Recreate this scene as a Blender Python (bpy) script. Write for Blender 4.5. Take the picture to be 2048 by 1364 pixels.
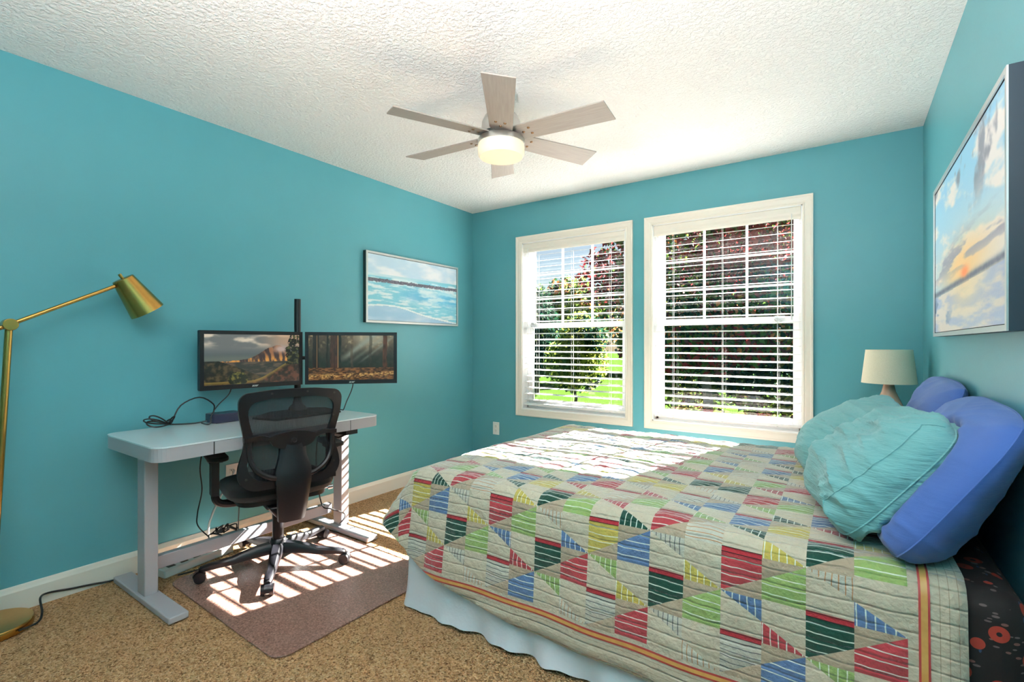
import bpy, bmesh, math, random
import numpy as np
from mathutils import Vector, Matrix, Euler

random.seed(7)
rng = np.random.default_rng(7)
PI = math.pi
for o in list(bpy.data.objects):
    bpy.data.objects.remove(o)
scene = bpy.context.scene
COL = scene.collection

# ------------------------------------------------------------------ camera
CAM = Vector((3.0029, -3.6876, 1.1729))
YAW = 0.6024
FPX = 972.716
cd = bpy.data.cameras.new('camera')
cam = bpy.data.objects.new('camera', cd)
COL.objects.link(cam)
cam.location = CAM
cam.rotation_euler = (PI / 2, 0, YAW)
cd.sensor_width = 36.0
cd.lens = FPX * 36.0 / 2048.0
cd.shift_y = 5.527 / 2048.0
cd.clip_start = 0.02
cd.clip_end = 400
scene.camera = cam

# ------------------------------------------------------------------ world, sun, lights, exposure
SUN_DIR = Vector((-0.235, -1.0, -0.724)).normalized()
SUN_STRENGTH = 105.0
SKY_STRENGTH = 0.095
FILL_W = 160.0
EXPOSURE = 0.40

w = bpy.data.worlds.new('world')
scene.world = w
w.use_nodes = True
wn = w.node_tree.nodes
wl = w.node_tree.links
wn.clear()
sky = wn.new('ShaderNodeTexSky')
sky.sky_type = 'NISHITA'
sky.sun_disc = False
sky.sun_elevation = math.radians(35)
sky.sun_rotation = math.atan2(0.235, 1.0)
sky.air_density = 1.0
sky.dust_density = 1.2
sky.ozone_density = 1.2
bg = wn.new('ShaderNodeBackground')
bg.inputs[1].default_value = SKY_STRENGTH
wo = wn.new('ShaderNodeOutputWorld')
wl.new(sky.outputs[0], bg.inputs[0])
wl.new(bg.outputs[0], wo.inputs[0])

sd = bpy.data.lights.new('sun', 'SUN')
sun = bpy.data.objects.new('sun', sd)
COL.objects.link(sun)
sd.energy = SUN_STRENGTH
sd.angle = math.radians(0.28)
sd.color = (1.0, 0.925, 0.885)
sun.rotation_euler = SUN_DIR.to_track_quat('-Z', 'Y').to_euler()
sun.location = (4, 9, 8)

# added fill light behind the camera, bounced off the ceiling like an assumed flash
fd = bpy.data.lights.new('fill_light', 'AREA')
fill = bpy.data.objects.new('fill_light', fd)
COL.objects.link(fill)
fd.shape = 'DISK'
fd.size = 0.35
fd.energy = FILL_W
fd.color = (1.0, 0.86, 0.83)
fill.location = (2.62, -3.95, 1.65)
fill.rotation_euler = Vector((0.08, 0.12, 1.0)).to_track_quat('-Z', 'Y').to_euler()

vs = scene.view_settings
vs.view_transform = 'Standard'
vs.look = 'None'
vs.gamma = 1.0
vs.exposure = EXPOSURE
vs.use_curve_mapping = False
scene.cycles.max_bounces = 10
scene.cycles.diffuse_bounces = 6
scene.cycles.glossy_bounces = 4
scene.cycles.transmission_bounces = 6
scene.cycles.transparent_max_bounces = 16
scene.cycles.caustics_reflective = False
scene.cycles.caustics_refractive = False
scene.cycles.sample_clamp_indirect = 6.0
scene.cycles.use_denoising = True

# ------------------------------------------------------------------ colour and material helpers
def lin(c):
    c = c / 255.0
    return c / 12.92 if c <= 0.04045 else ((c + 0.055) / 1.055) ** 2.4

def rgb(r, g, b):
    return (lin(r), lin(g), lin(b), 1.0)

class NT:
    def __init__(s, name):
        s.m = bpy.data.materials.new(name)
        s.m.use_nodes = True
        s.t = s.m.node_tree
        s.n = s.t.nodes
        s.b = s.n['Principled BSDF']
        s.out = s.n['Material Output']
    def new(s, t, **k):
        n = s.n.new(t)
        for a, v in k.items():
            setattr(n, a, v)
        return n
    def link(s, a, b):
        s.t.links.new(a, b)
    def set(s, key, v):
        if hasattr(v, 'is_linked'):
            s.link(v, s.b.inputs[key])
        else:
            s.b.inputs[key].default_value = v
    def math(s, op, a, b=None, c=None):
        n = s.new('ShaderNodeMath', operation=op)
        for i, x in enumerate((a, b, c)):
            if x is None:
                continue
            if hasattr(x, 'is_linked'):
                s.link(x, n.inputs[i])
            else:
                n.inputs[i].default_value = x
        return n.outputs[0]
    def mix(s, f, a, b):
        n = s.new('ShaderNodeMix', data_type='RGBA')
        for i, x in ((0, f), (6, a), (7, b)):
            if hasattr(x, 'is_linked'):
                s.link(x, n.inputs[i])
            else:
                n.inputs[i].default_value = x
        return n.outputs[2]
    def coord(s, kind='Object'):
        return s.new('ShaderNodeTexCoord').outputs[kind]
    def noise(s, scale, detail=3, rough=0.55, vec=None, out=0):
        n = s.new('ShaderNodeTexNoise')
        n.inputs['Scale'].default_value = scale
        n.inputs['Detail'].default_value = detail
        n.inputs['Roughness'].default_value = rough
        s.link(vec if vec is not None else s.coord(), n.inputs['Vector'])
        return n.outputs[out]
    def bump(s, h, strength=0.3, dist=0.01, base=None):
        n = s.new('ShaderNodeBump')
        n.inputs['Strength'].default_value = strength
        n.inputs['Distance'].default_value = dist
        s.link(h, n.inputs['Height'])
        if base is not None:
            s.link(base, n.inputs['Normal'])
        return n.outputs[0]

def mat(name, c, rough=0.5, metal=0.0, var=None, bump=None, spec=0.5, coat=0.0, sheen=0.0, aniso=None):
    t = NT(name)
    t.set('Roughness', rough)
    t.set('Metallic', metal)
    t.set('Specular IOR Level', spec)
    if coat:
        t.set('Coat Weight', coat)
        t.set('Coat Roughness', 0.08)
    if sheen:
        t.set('Sheen Weight', sheen)
    if var:
        sc, amt = var
        n = t.noise(sc, 4)
        dark = tuple(x * (1 - amt) for x in c[:3]) + (1,)
        lite = tuple(min(1, x * (1 + amt)) for x in c[:3]) + (1,)
        t.set('Base Color', t.mix(n, dark, lite))
    else:
        t.set('Base Color', c)
    if bump:
        sc, st, di = bump
        t.set('Normal', t.bump(t.noise(sc, 4), st, di))
    return t.m

# ------------------------------------------------------------------ mesh helpers
class MB:
    def __init__(s):
        s.v, s.f = [], []
    def add(s, vs, fs):
        k = len(s.v)
        s.v += [tuple(p) for p in vs]
        s.f += [tuple(i + k for i in f) for f in fs]
        return s
    def box(s, x0, x1, y0, y1, z0, z1, M=None):
        vs = [Vector((x, y, z)) for x in (x0, x1) for y in (y0, y1) for z in (z0, z1)]
        if M is not None:
            vs = [M @ p for p in vs]
        return s.add(vs, [(0, 1, 3, 2), (4, 6, 7, 5), (0, 4, 5, 1), (2, 3, 7, 6), (0, 2, 6, 4), (1, 5, 7, 3)])
    def cyl(s, p0, p1, r0, r1=None, n=16, caps=True):
        r1 = r0 if r1 is None else r1
        p0, p1 = Vector(p0), Vector(p1)
        d = (p1 - p0).normalized()
        a = d.orthogonal().normalized()
        b = d.cross(a)
        vs = []
        for p, r in ((p0, r0), (p1, r1)):
            vs += [p + (a * math.cos(2 * PI * i / n) + b * math.sin(2 * PI * i / n)) * r for i in range(n)]
        fs = [(i, (i + 1) % n, n + (i + 1) % n, n + i) for i in range(n)]
        if caps:
            fs += [tuple(range(n - 1, -1, -1)), tuple(range(n, 2 * n))]
        return s.add(vs, fs)
    def tube(s, pts, r, n=8, closed=False):
        pts = [Vector(p) for p in pts]
        N = len(pts)
        rs = r if isinstance(r, (list, tuple)) else [r] * N
        up = None
        vs, fs = [], []
        for i, p in enumerate(pts):
            if closed:
                d = pts[(i + 1) % N] - pts[i - 1]
            else:
                d = pts[min(i + 1, N - 1)] - pts[max(i - 1, 0)]
            d.normalize()
            if up is None:
                up = d.orthogonal().normalized()
            else:
                up = (up - d * up.dot(d))
                up = up.normalized() if up.length > 1e-6 else d.orthogonal().normalized()
            b = d.cross(up)
            vs += [p + (up * math.cos(2 * PI * k / n) + b * math.sin(2 * PI * k / n)) * rs[i] for k in range(n)]
        for i in range(N if closed else N - 1):
            j = (i + 1) % N
            fs += [(i * n + k, i * n + (k + 1) % n, j * n + (k + 1) % n, j * n + k) for k in range(n)]
        if not closed:
            fs += [tuple(range(n - 1, -1, -1)), tuple(range((N - 1) * n, N * n))]
        return s.add(vs, fs)
    def lathe(s, prof, c=(0, 0, 0), n=32, M=None):
        vs, fs = [], []
        c = Vector(c)
        for r, z in prof:
            for k in range(n):
                p = Vector((r * math.cos(2 * PI * k / n), r * math.sin(2 * PI * k / n), z))
                vs.append((M @ p if M is not None else p) + c)
        for i in range(len(prof) - 1):
            fs += [(i * n + k, i * n + (k + 1) % n, (i + 1) * n + (k + 1) % n, (i + 1) * n + k) for k in range(n)]
        if prof[0][0] > 1e-5:
            fs.append(tuple(range(n - 1, -1, -1)))
        if prof[-1][0] > 1e-5:
            fs.append(tuple(range((len(prof) - 1) * n, len(prof) * n)))
        return s.add(vs, fs)
    def prism(s, poly, fn, d0, d1):
        """poly of 2D points extruded; fn(a, b, d) gives the 3D point"""
        n = len(poly)
        vs = [fn(a, b, d0) for a, b in poly] + [fn(a, b, d1) for a, b in poly]
        fs = [(i, (i + 1) % n, n + (i + 1) % n, n + i) for i in range(n)]
        fs += [tuple(range(n - 1, -1, -1)), tuple(range(n, 2 * n))]
        return s.add(vs, fs)
    def grid(s, rows):
        m, n = len(rows), len(rows[0])
        vs = [p for r in rows for p in r]
        fs = [(i * n + j, i * n + j + 1, (i + 1) * n + j + 1, (i + 1) * n + j) for i in range(m - 1) for j in range(n - 1)]
        return s.add(vs, fs)
    def sphere(s, c, r, n=12, m=8, sc=(1, 1, 1)):
        prof = [(r * math.sin(PI * i / m) + (1e-6 if i in (0, m) else 0), -r * math.cos(PI * i / m)) for i in range(m + 1)]
        return s.lathe(prof, c, n, Matrix.Diagonal(sc).to_3x3())
    def build(s, name, m, parent=None, smooth=False, bevel=0.0, seg=2, fix=True):
        me = bpy.data.meshes.new(name)
        me.from_pydata([tuple(p) for p in s.v], [], s.f)
        if fix:
            bm = bmesh.new()
            bm.from_mesh(me)
            bmesh.ops.recalc_face_normals(bm, faces=bm.faces)
            bm.to_mesh(me)
            bm.free()
        for x in (m if isinstance(m, (list, tuple)) else [m]):
            me.materials.append(x)
        o = bpy.data.objects.new(name, me)
        COL.objects.link(o)
        if parent is not None:
            o.parent = parent
        if bevel:
            b = o.modifiers.new('bevel', 'BEVEL')
            b.width = bevel
            b.segments = seg
            b.limit_method = 'ANGLE'
            b.angle_limit = math.radians(40)
        if smooth or bevel:
            me.shade_smooth()
            me.set_sharp_from_angle(angle=math.radians(42 if smooth else 30))
        return o

def tag(o, label, cat, group=None):
    o['label'] = label
    o['category'] = cat
    if group:
        o['group'] = group
    return o

def thing(name, label, cat, loc=(0, 0, 0), rotz=0.0, group=None):
    o = bpy.data.objects.new(name, None)
    o.empty_display_size = 0.1
    COL.objects.link(o)
    o.location = loc
    o.rotation_euler = (0, 0, rotz)
    return tag(o, label, cat, group)

def structure(o):
    o['kind'] = 'structure'
    return o

def struct_empty(name, loc=(0, 0, 0)):
    o = bpy.data.objects.new(name, None)
    o.empty_display_size = 0.1
    COL.objects.link(o)
    o.location = loc
    return structure(o)

def dup(o, parent=None):
    c = o.copy()
    COL.objects.link(c)
    c.parent = parent
    for ch in o.children:
        dup(ch, c)
    return c

def lerp(a, b, t):
    return a + (b - a) * t

# value noise for printed pictures
def vnoise(x, y, seed=0):
    r = np.random.default_rng(seed).random((256, 256))
    xi = np.floor(x).astype(int)
    yi = np.floor(y).astype(int)
    fx, fy = x - xi, y - yi
    fx = fx * fx * (3 - 2 * fx)
    fy = fy * fy * (3 - 2 * fy)
    g = lambda a, b: r[a % 256, b % 256]
    return (g(xi, yi) * (1 - fx) + g(xi + 1, yi) * fx) * (1 - fy) + (g(xi, yi + 1) * (1 - fx) + g(xi + 1, yi + 1) * fx) * fy

def fbm(x, y, oct=5, seed=0):
    s = 0
    a = 0.5
    for i in range(oct):
        s = s + a * vnoise(x * 2 ** i, y * 2 ** i, seed + i)
        a *= 0.5
    return s

def sstep(a, b, x):
    t = np.clip((x - a) / (b - a), 0, 1)
    return t * t * (3 - 2 * t)

def cmix(f, a, b):
    f = np.asarray(f)[..., None]
    return np.asarray(a) * (1 - f) + np.asarray(b) * f

def picture(name, m, fn, nu, nv, img, parent):
    """a flat printed sheet: colours of every vertex come from img(u, v) with v upward"""
    u, v = np.meshgrid((np.arange(nu + 1)) / nu, (np.arange(nv + 1)) / nv)
    colr = img(u, v)
    rows = [[fn(u[j, i], v[j, i]) for i in range(nu + 1)] for j in range(nv + 1)]
    o = MB().grid(rows).build(name, m, parent, fix=False)
    a = o.data.color_attributes.new('print', 'FLOAT_COLOR', 'POINT')
    c = np.ones(((nu + 1) * (nv + 1), 4), dtype=np.float32)
    s = np.clip(colr.reshape(-1, 3) / 255.0, 0, 1)
    c[:, :3] = np.where(s <= 0.04045, s / 12.92, ((s + 0.055) / 1.055) ** 2.4)
    a.data.foreach_set('color', c.ravel())
    return o

# ------------------------------------------------------------------ materials
def wall_mat():
    t = NT('teal_wall_paint')
    n = t.noise(3.0, 3)
    t.set('Base Color', t.mix(n, rgb(80, 147, 157), rgb(85, 153, 163)))
    t.set('Roughness', 0.42)
    t.set('Specular IOR Level', 0.4)
    t.set('Normal', t.bump(t.noise(160, 3), 0.12, 0.002))
    return t.m

def ceiling_mat():
    t = NT('textured_white_ceiling')
    n = t.noise(62, 4, 0.6)
    r = t.new('ShaderNodeValToRGB')
    r.color_ramp.elements[0].position = 0.42
    r.color_ramp.elements[1].position = 0.62
    t.link(n, r.inputs[0])
    t.set('Base Color', rgb(246, 245, 243))
    t.set('Roughness', 0.9)
    t.set('Normal', t.bump(r.outputs[0], 0.7, 0.006))
    return t.m

def carpet_mat():
    t = NT('tan_carpet')
    v = t.new('ShaderNodeTexVoronoi')
    v.inputs['Scale'].default_value = 165
    t.link(t.coord(), v.inputs['Vector'])
    sep = t.new('ShaderNodeSeparateColor')
    t.link(v.outputs['Color'], sep.inputs[0])
    r = t.new('ShaderNodeValToRGB')
    e = r.color_ramp.elements
    e[0].position = 0.0
    e[0].color = rgb(139, 98, 62)
    e[1].position = 1.0
    e[1].color = rgb(250, 210, 164)
    for p, c in ((0.2, rgb(205, 156, 110)), (0.55, rgb(235, 183, 132)), (0.8, rgb(241, 195, 146))):
        x = e.new(p)
        x.color = c
    t.link(sep.outputs[0], r.inputs[0])
    big = t.noise(5, 3)
    t.set('Base Color', t.mix(t.math('MULTIPLY', big, 0.35), r.outputs[0], rgb(182, 135, 92)))
    t.set('Roughness', 1.0)
    t.set('Specular IOR Level', 0.1)
    h = t.math('MULTIPLY', v.outputs['Distance'], -1.0)
    b1 = t.bump(h, 0.9, 0.02)
    t.set('Normal', t.bump(t.noise(90, 3), 0.5, 0.02, b1))
    return t.m

WALL = wall_mat()
CEIL = ceiling_mat()
CARPET = carpet_mat()
TRIM = mat('cream_white_trim', rgb(233, 226, 214), 0.4)
VINYL = mat('white_vinyl', rgb(246, 246, 246), 0.35)
SLAT = mat('white_blind_slat', rgb(248, 248, 248), 0.4)
CORD = mat('white_blind_cord', rgb(225, 225, 222), 0.7)
PLATE = mat('white_plastic_plate', rgb(240, 240, 236), 0.35)
SLOT = mat('dark_socket_slot', rgb(40, 38, 36), 0.5)
BRASS = mat('brushed_brass', rgb(188, 146, 78), 0.27, 1.0, var=(60, 0.12), bump=(220, 0.06, 0.002))
BLACKP = mat('black_plastic', rgb(15, 15, 20), 0.40, spec=0.35, bump=(400, 0.05, 0.001))
BLACKR = mat('black_rubber_cable', rgb(12, 12, 13), 0.5)
BLACKF = mat('black_seat_fabric', rgb(5, 5, 6), 0.9, bump=(500, 0.3, 0.002), sheen=0.1)
CHROME = mat('chrome_metal', rgb(200, 200, 205), 0.18, 1.0)
NICKEL = mat('brushed_nickel', rgb(196, 196, 192), 0.32, 0.9)
BRONZE = mat('bronze_screw', rgb(120, 96, 74), 0.3, 1.0)
SILVER = mat('silver_frame_face', rgb(214, 214, 212), 0.3, 0.55)
FSIDE = mat('dark_frame_side', rgb(26, 38, 40), 0.5)
NAVYSIDE = mat('navy_frame_side', rgb(16, 38, 52), 0.5)
DESKM = mat('light_grey_desk_metal', rgb(159, 158, 163), 0.38, bump=(300, 0.05, 0.001))
WHITEP = mat('white_cable_plastic', rgb(235, 235, 235), 0.4)

def glass_mat(name='window_glass', tint=(0.96, 0.98, 0.97, 1), gloss=0.09):
    t = NT(name)
    t.n.remove(t.b)
    tr = t.new('ShaderNodeBsdfTransparent')
    tr.inputs[0].default_value = tint
    gl = t.new('ShaderNodeBsdfGlossy')
    gl.inputs['Roughness'].default_value = 0.02
    fr = t.new('ShaderNodeFresnel')
    fr.inputs[0].default_value = 1.45
    mx = t.new('ShaderNodeMixShader')
    t.link(fr.outputs[0], mx.inputs[0])
    t.link(tr.outputs[0], mx.inputs[1])
    t.link(gl.outputs[0], mx.inputs[2])
    t.link(mx.outputs[0], t.out.inputs[0])
    return t.m

GLASS = glass_mat()

def print_mat(name, rough=0.5, emit=0.0):
    t = NT(name)
    a = t.new('ShaderNodeVertexColor')
    a.layer_name = 'print'
    if emit:
        t.set('Base Color', (0.01, 0.01, 0.01, 1))
        t.link(a.outputs[0], t.b.inputs['Emission Color'])
        t.set('Emission Strength', emit)
    else:
        t.link(a.outputs[0], t.b.inputs['Base Color'])
        t.set('Normal', t.bump(t.noise(120, 4), 0.25, 0.003))
    t.set('Roughness', rough)
    return t.m

CANVAS = print_mat('printed_canvas', 0.45)
SCREEN = print_mat('monitor_screen', 0.25, 0.62)

# ------------------------------------------------------------------ room shell
W, H, D = 3.3713, 2.44, 4.45          # width, height, depth (back wall y = 0, front wall y = -D)
T = 0.16
WIN = [(0.520, 1.622), (1.716, 2.827)]  # outer casing edges
WZ0, WZ1 = 0.524, 2.142
CW = 0.060                             # casing width

structure(MB().box(-T, W + T, -D - T, T, -0.15, 0.0).build('floor', CARPET))
structure(MB().box(-T, W + T, -D - T, T, H, H + 0.15).build('ceiling', CEIL))
structure(MB().box(-T, 0, -D - T, T, -0.01, H + 0.01).build('wall_left', WALL))
structure(MB().box(W, W + T, -D - T, T, -0.01, H + 0.01).build('wall_right', WALL))
structure(MB().box(-0.01, W + 0.01, -D - T, -D, -0.01, H + 0.01).build('wall_front', WALL))
ob = [(a + CW, b - CW) for a, b in WIN]
oz0, oz1 = WZ0 + CW, WZ1 - CW
m = MB()
m.box(-0.01, W + 0.01, 0, T, -0.01, oz0).box(-0.01, W + 0.01, 0, T, oz1, H + 0.01)
m.box(-0.01, ob[0][0], 0, T, oz0, oz1).box(ob[0][1], ob[1][0], 0, T, oz0, oz1).box(ob[1][1], W + 0.01, 0, T, oz0, oz1)
structure(m.build('wall_back', WALL))

def baseboard(name, p0, p1, nrm):
    p0, p1, nrm = Vector(p0), Vector(p1), Vector(nrm)
    prof = [(0, 0), (0.014, 0), (0.014, 0.088), (0.010, 0.098), (0.006, 0.110), (0, 0.112)]
    d = p1 - p0
    mb = MB().prism(prof, lambda a, b, t: p0 + d * t + nrm * a + Vector((0, 0, b)), 0, 1)
    return structure(mb.build(name, TRIM))
baseboard('baseboard_left', (0, -D, 0), (0, 0, 0), (1, 0, 0))
baseboard('baseboard_back', (0.014, 0, 0), (W - 0.014, 0, 0), (0, -1, 0))
baseboard('baseboard_right', (W, -D, 0), (W, 0, 0), (-1, 0, 0))
baseboard('baseboard_front', (0.014, -D, 0), (W - 0.014, -D, 0), (0, 1, 0))

# ------------------------------------------------------------------ windows
def casing_piece(p0, p1, inward, parent):
    """mitred moulded casing from outer corner p0 to p1 (x, z); inward = direction to the opening"""
    prof = [(0.0, 0.0), (0.0, 0.019), (0.010, 0.020), (0.016, 0.016), (0.040, 0.014), (0.048, 0.011), (0.052, 0.013), (0.060, 0.010), (0.060, 0.0)]
    p0, p1, inw = Vector((p0[0], 0, p0[1])), Vector((p1[0], 0, p1[1])), Vector((inward[0], 0, inward[1]))
    d = (p1 - p0).normalized()
    vs, n = [], len(prof)
    for t in (0, 1):
        for a, h in prof:
            base = (p0 + d * a) if t == 0 else (p1 - d * a)
            vs.append(base + inw * a + Vector((0, -h, 0)))
    fs = [(i, (i + 1) % n, n + (i + 1) % n, n + i) for i in range(n)] + [tuple(range(n - 1, -1, -1)), tuple(range(n, 2 * n))]
    return MB().add(vs, fs).build('casing', TRIM, parent)

MEET = 1.335
def make_window(idx):
    a, b = WIN[idx]
    x0, x1 = a + CW, b - CW
    root = struct_empty('window_%d' % (idx + 1), ((a + b) / 2, 0, WZ0))
    bpy.context.view_layer.update()
    inv = root.matrix_world.inverted()
    parts = []
    parts.append(casing_piece((a, WZ0), (a, WZ1), (1, 0), None))
    parts.append(casing_piece((b, WZ1), (b, WZ0), (-1, 0), None))
    parts.append(casing_piece((a, WZ1), (b, WZ1), (0, -1), None))
    parts.append(casing_piece((b, WZ0), (a, WZ0), (0, 1), None))
    j = MB()
    j.box(x0 - 0.002, x0 + 0.008, -0.004, 0.075, oz0, oz1).box(x1 - 0.008, x1 + 0.002, -0.004, 0.075, oz0, oz1)
    j.box(x0, x1, -0.004, 0.075, oz1 - 0.008, oz1 + 0.002).box(x0, x1, -0.004, 0.075, oz0 - 0.002, oz0 + 0.010)
    parts.append(j.build('jamb_liner', VINYL))
    fr = MB()
    fw = 0.026
    fr.box(x0, x0 + fw, 0.07, T + 0.01, oz0, oz1).box(x1 - fw, x1, 0.07, T + 0.01, oz0, oz1)
    fr.box(x0, x1, 0.07, T + 0.01, oz1 - fw, oz1).box(x0, x1, 0.07, T + 0.01, oz0, oz0 + fw)
    parts.append(fr.build('window_frame', VINYL, bevel=0.002))
    gx0, gx1 = x0 + fw, x1 - fw
    st = 0.034
    # upper sash (outer track)
    zt, zb = oz1 - fw, MEET - 0.022
    us = MB()
    ya, yb = 0.112, 0.140
    us.box(gx0, gx0 + st, ya, yb, zb, zt).box(gx1 - st, gx1, ya, yb, zb, zt)
    us.box(gx0 + st, gx1 - st, ya, yb, zt - st, zt).box(gx0 + st, gx1 - st, ya, yb, zb, zb + 0.045)
    uo = us.build('upper_sash', VINYL, bevel=0.002)
    parts.append(uo)
    ug = MB().box(gx0 + st - 0.003, gx1 - st + 0.003, 0.125, 0.128, zb + 0.04, zt - st + 0.003).build('pane', GLASS)
    subs = [(ug, uo)]
    a0, a1, c0, c1 = gx0 + st, gx1 - st, zb + 0.045, zt - st
    for k in (1, 2):
        xm = lerp(a0, a1, k / 3)
        zm = lerp(c0, c1, k / 3)
        subs.append((MB().box(xm - 0.007, xm + 0.007, 0.117, 0.135, c0 - 0.002, c1 + 0.002).build('muntin', VINYL), uo))
        subs.append((MB().box(a0 - 0.002, a1 + 0.002, 0.1175, 0.1345, zm - 0.007, zm + 0.007).build('muntin', VINYL), uo))
    # lower sash (inner track)
    zt2, zb2 = MEET + 0.024, oz0 + fw
    ls = MB()
    ya, yb = 0.080, 0.108
    ls.box(gx0, gx0 + st, ya, yb, zb2, zt2).box(gx1 - st, gx1, ya, yb, zb2, zt2)
    ls.box(gx0 + st, gx1 - st, ya, yb, zt2 - 0.045, zt2).box(gx0 + st, gx1 - st, ya, yb, zb2, zb2 + 0.045)
    lo = ls.build('lower_sash', VINYL, bevel=0.002)
    parts.append(lo)
    subs.append((MB().box(gx0 + st - 0.003, gx1 - st + 0.003, 0.092, 0.095, zb2 + 0.042, zt2 - 0.042).build('pane', GLASS), lo))
    xl = lerp(gx0, gx1, 0.88 if idx else 0.06)
    lk = MB().box(xl - 0.03, xl + 0.03, 0.068, 0.082, zt2 - 0.012, zt2 + 0.004).cyl((xl, 0.072, zt2 - 0.006), (xl, 0.062, zt2 - 0.006), 0.010)
    lk.tube([(xl - 0.03, 0.066, zt2 - 0.02), (xl - 0.01, 0.060, zt2 - 0.045), (xl + 0.012, 0.060, zt2 - 0.03), (xl + 0.03, 0.062, zt2 - 0.05)], 0.004)
    subs.append((lk.build('sash_lock', NICKEL, smooth=True), lo))
    for p in parts:
        p.parent = root
        p.matrix_parent_inverse = inv
    for s_, p_ in subs:
        s_.parent = p_
    return root

for i in range(2):
    make_window(i)

# ------------------------------------------------------------------ blinds
PITCH = 0.054
TILT = math.radians(12)
SLW = 0.0185
def make_blind(idx, label):
    a, b = WIN[idx]
    x0, x1 = a + CW + 0.012, b - CW - 0.012
    xc, hw = (x0 + x1) / 2, (x1 - x0) / 2
    yc = 0.034
    root = thing('window_blind', label, 'blind', (xc, yc, oz0), 0, 'white slatted blinds in the windows')
    Z = lambda z: z - oz0
    # valance
    prof = [(-0.032, 0.0), (-0.036, 0.012), (-0.033, 0.03), (-0.036, 0.045), (-0.033, 0.078), (-0.026, 0.082), (0.0, 0.082), (0.0, 0.074), (-0.022, 0.074), (-0.022, 0.0)]
    zv = oz1 - 0.088
    MB().prism(prof, lambda p, q, t: Vector((lerp(-hw - 0.002, hw + 0.002, t), p, Z(zv + q))), 0, 1).build('valance', TRIM, root)
    MB().box(-hw, hw, -0.016, 0.03, Z(oz1 - 0.052), Z(oz1 - 0.010)).build('headrail', SLAT, root)
    # slats: one mesh shared
    n = 6
    cs, sn = math.cos(TILT), math.sin(TILT)
    pts = []
    for i in range(n + 1):
        s_ = -SLW + 2 * SLW * i / n
        crown = 0.0016 * (1 - (s_ / SLW) ** 2)
        pts.append((s_ * cs - crown * sn, s_ * sn + crown * cs))
    poly = pts + [(p - 0.0020 * -sn, q - 0.0020 * cs) for p, q in reversed(pts)]
    first = None
    z = oz1 - 0.115
    zs = []
    while z > oz0 + 0.075:
        zs.append(z)
        z -= PITCH
    for k, z in enumerate(zs):
        if first is None:
            first = MB().prism(poly, lambda p, q, t: Vector((lerp(-hw, hw, t), p, q)), 0, 1).build('slat', SLAT, root, smooth=True)
            first.location = (0, 0, Z(z))
        else:
            c = first.copy()
            COL.objects.link(c)
            c.location = (0, 0, Z(z))
    zb = zs[-1] - 0.042
    MB().box(-hw, hw, -0.024, 0.024, Z(zb - 0.010), Z(zb + 0.008)).build('bottom_rail', SLAT, root, bevel=0.003)
    for f in (-0.72, 0.0, 0.72):
        c = MB()
        for dy, dz in ((-SLW - 0.0008, -0.006), (SLW + 0.0008, 0.006)):
            c.cyl((f * hw, dy, Z(zb)), (f * hw, dy, Z(oz1 - 0.03)), 0.0011, n=6)
        c.cyl((f * hw, -0.004, Z(zb - 0.016)), (f * hw, -0.004, Z(zb - 0.008)), 0.006, n=8)
        c.build('ladder_cord', CORD, root)
    wx = -hw + 0.05 if idx == 0 else hw - 0.05
    MB().cyl((wx, -0.04, Z(oz1 - 0.06)), (wx, -0.04, Z(1.37)), 0.0028, n=6).cyl((wx, -0.04, Z(1.37)), (wx, -0.04, Z(1.33)), 0.005, 0.004, n=8).cyl((wx, -0.04, Z(oz1 - 0.06)), (wx, -0.01, Z(oz1 - 0.03)), 0.0028, n=6).build('tilt_wand', CORD, root, smooth=True)
    return root
make_blind(0, 'white slatted blind in the window nearer the ocean picture, showing sky')
make_blind(1, 'white slatted blind in the window beside the table lamp, full of trees')

# ------------------------------------------------------------------ outdoors
GZ = -0.75
def lawn_mat():
    t = NT('green_lawn')
    n = t.noise(1.2, 4)
    n2 = t.noise(40, 2)
    t.set('Base Color', t.mix(n2, t.mix(n, rgb(36, 55, 19), rgb(51, 70, 25)), rgb(43, 62, 21)))
    t.set('Roughness', 1.0)
    t.set('Specular IOR Level', 0.0)
    t.set('Normal', t.bump(n2, 0.4, 0.02))
    return t.m
structure(MB().box(-60, 60, T + 0.02, 90, GZ - 0.2, GZ).build('lawn', lawn_mat()))

def leaf_mat(name, c1, c2):
    t = NT(name)
    n = t.noise(2.3, 2)
    cc = t.mix(n, c1, c2)
    t.set('Base Color', cc)
    t.set('Roughness', 0.7)
    t.set('Specular IOR Level', 0.1)
    tl = t.new('ShaderNodeBsdfTranslucent')
    t.link(cc, tl.inputs[0])
    mx = t.new('ShaderNodeMixShader')
    mx.inputs[0].default_value = 0.5
    t.link(t.b.outputs[0], mx.inputs[1])
    t.link(tl.outputs[0], mx.inputs[2])
    t.link(mx.outputs[0], t.out.inputs[0])
    return t.m
L_GREEN = leaf_mat('green_leaf', rgb(42, 73, 34), rgb(91, 112, 42))
L_DARK = leaf_mat('dark_green_leaf', rgb(17, 41, 34), rgb(36, 64, 42))
L_LIME = leaf_mat('yellow_green_leaf', rgb(122, 136, 54), rgb(162, 165, 78))
L_RED = leaf_mat('red_leaf', rgb(96, 25, 34), rgb(148, 52, 47))
L_PURPLE = leaf_mat('purple_leaf', rgb(61, 34, 42), rgb(100, 52, 57))
L_ORANGE = leaf_mat('orange_leaf', rgb(165, 91, 51), rgb(184, 122, 73))
BARK = mat('grey_brown_bark', rgb(84, 72, 64), 0.9, var=(8, 0.3), bump=(30, 0.6, 0.03))

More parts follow.
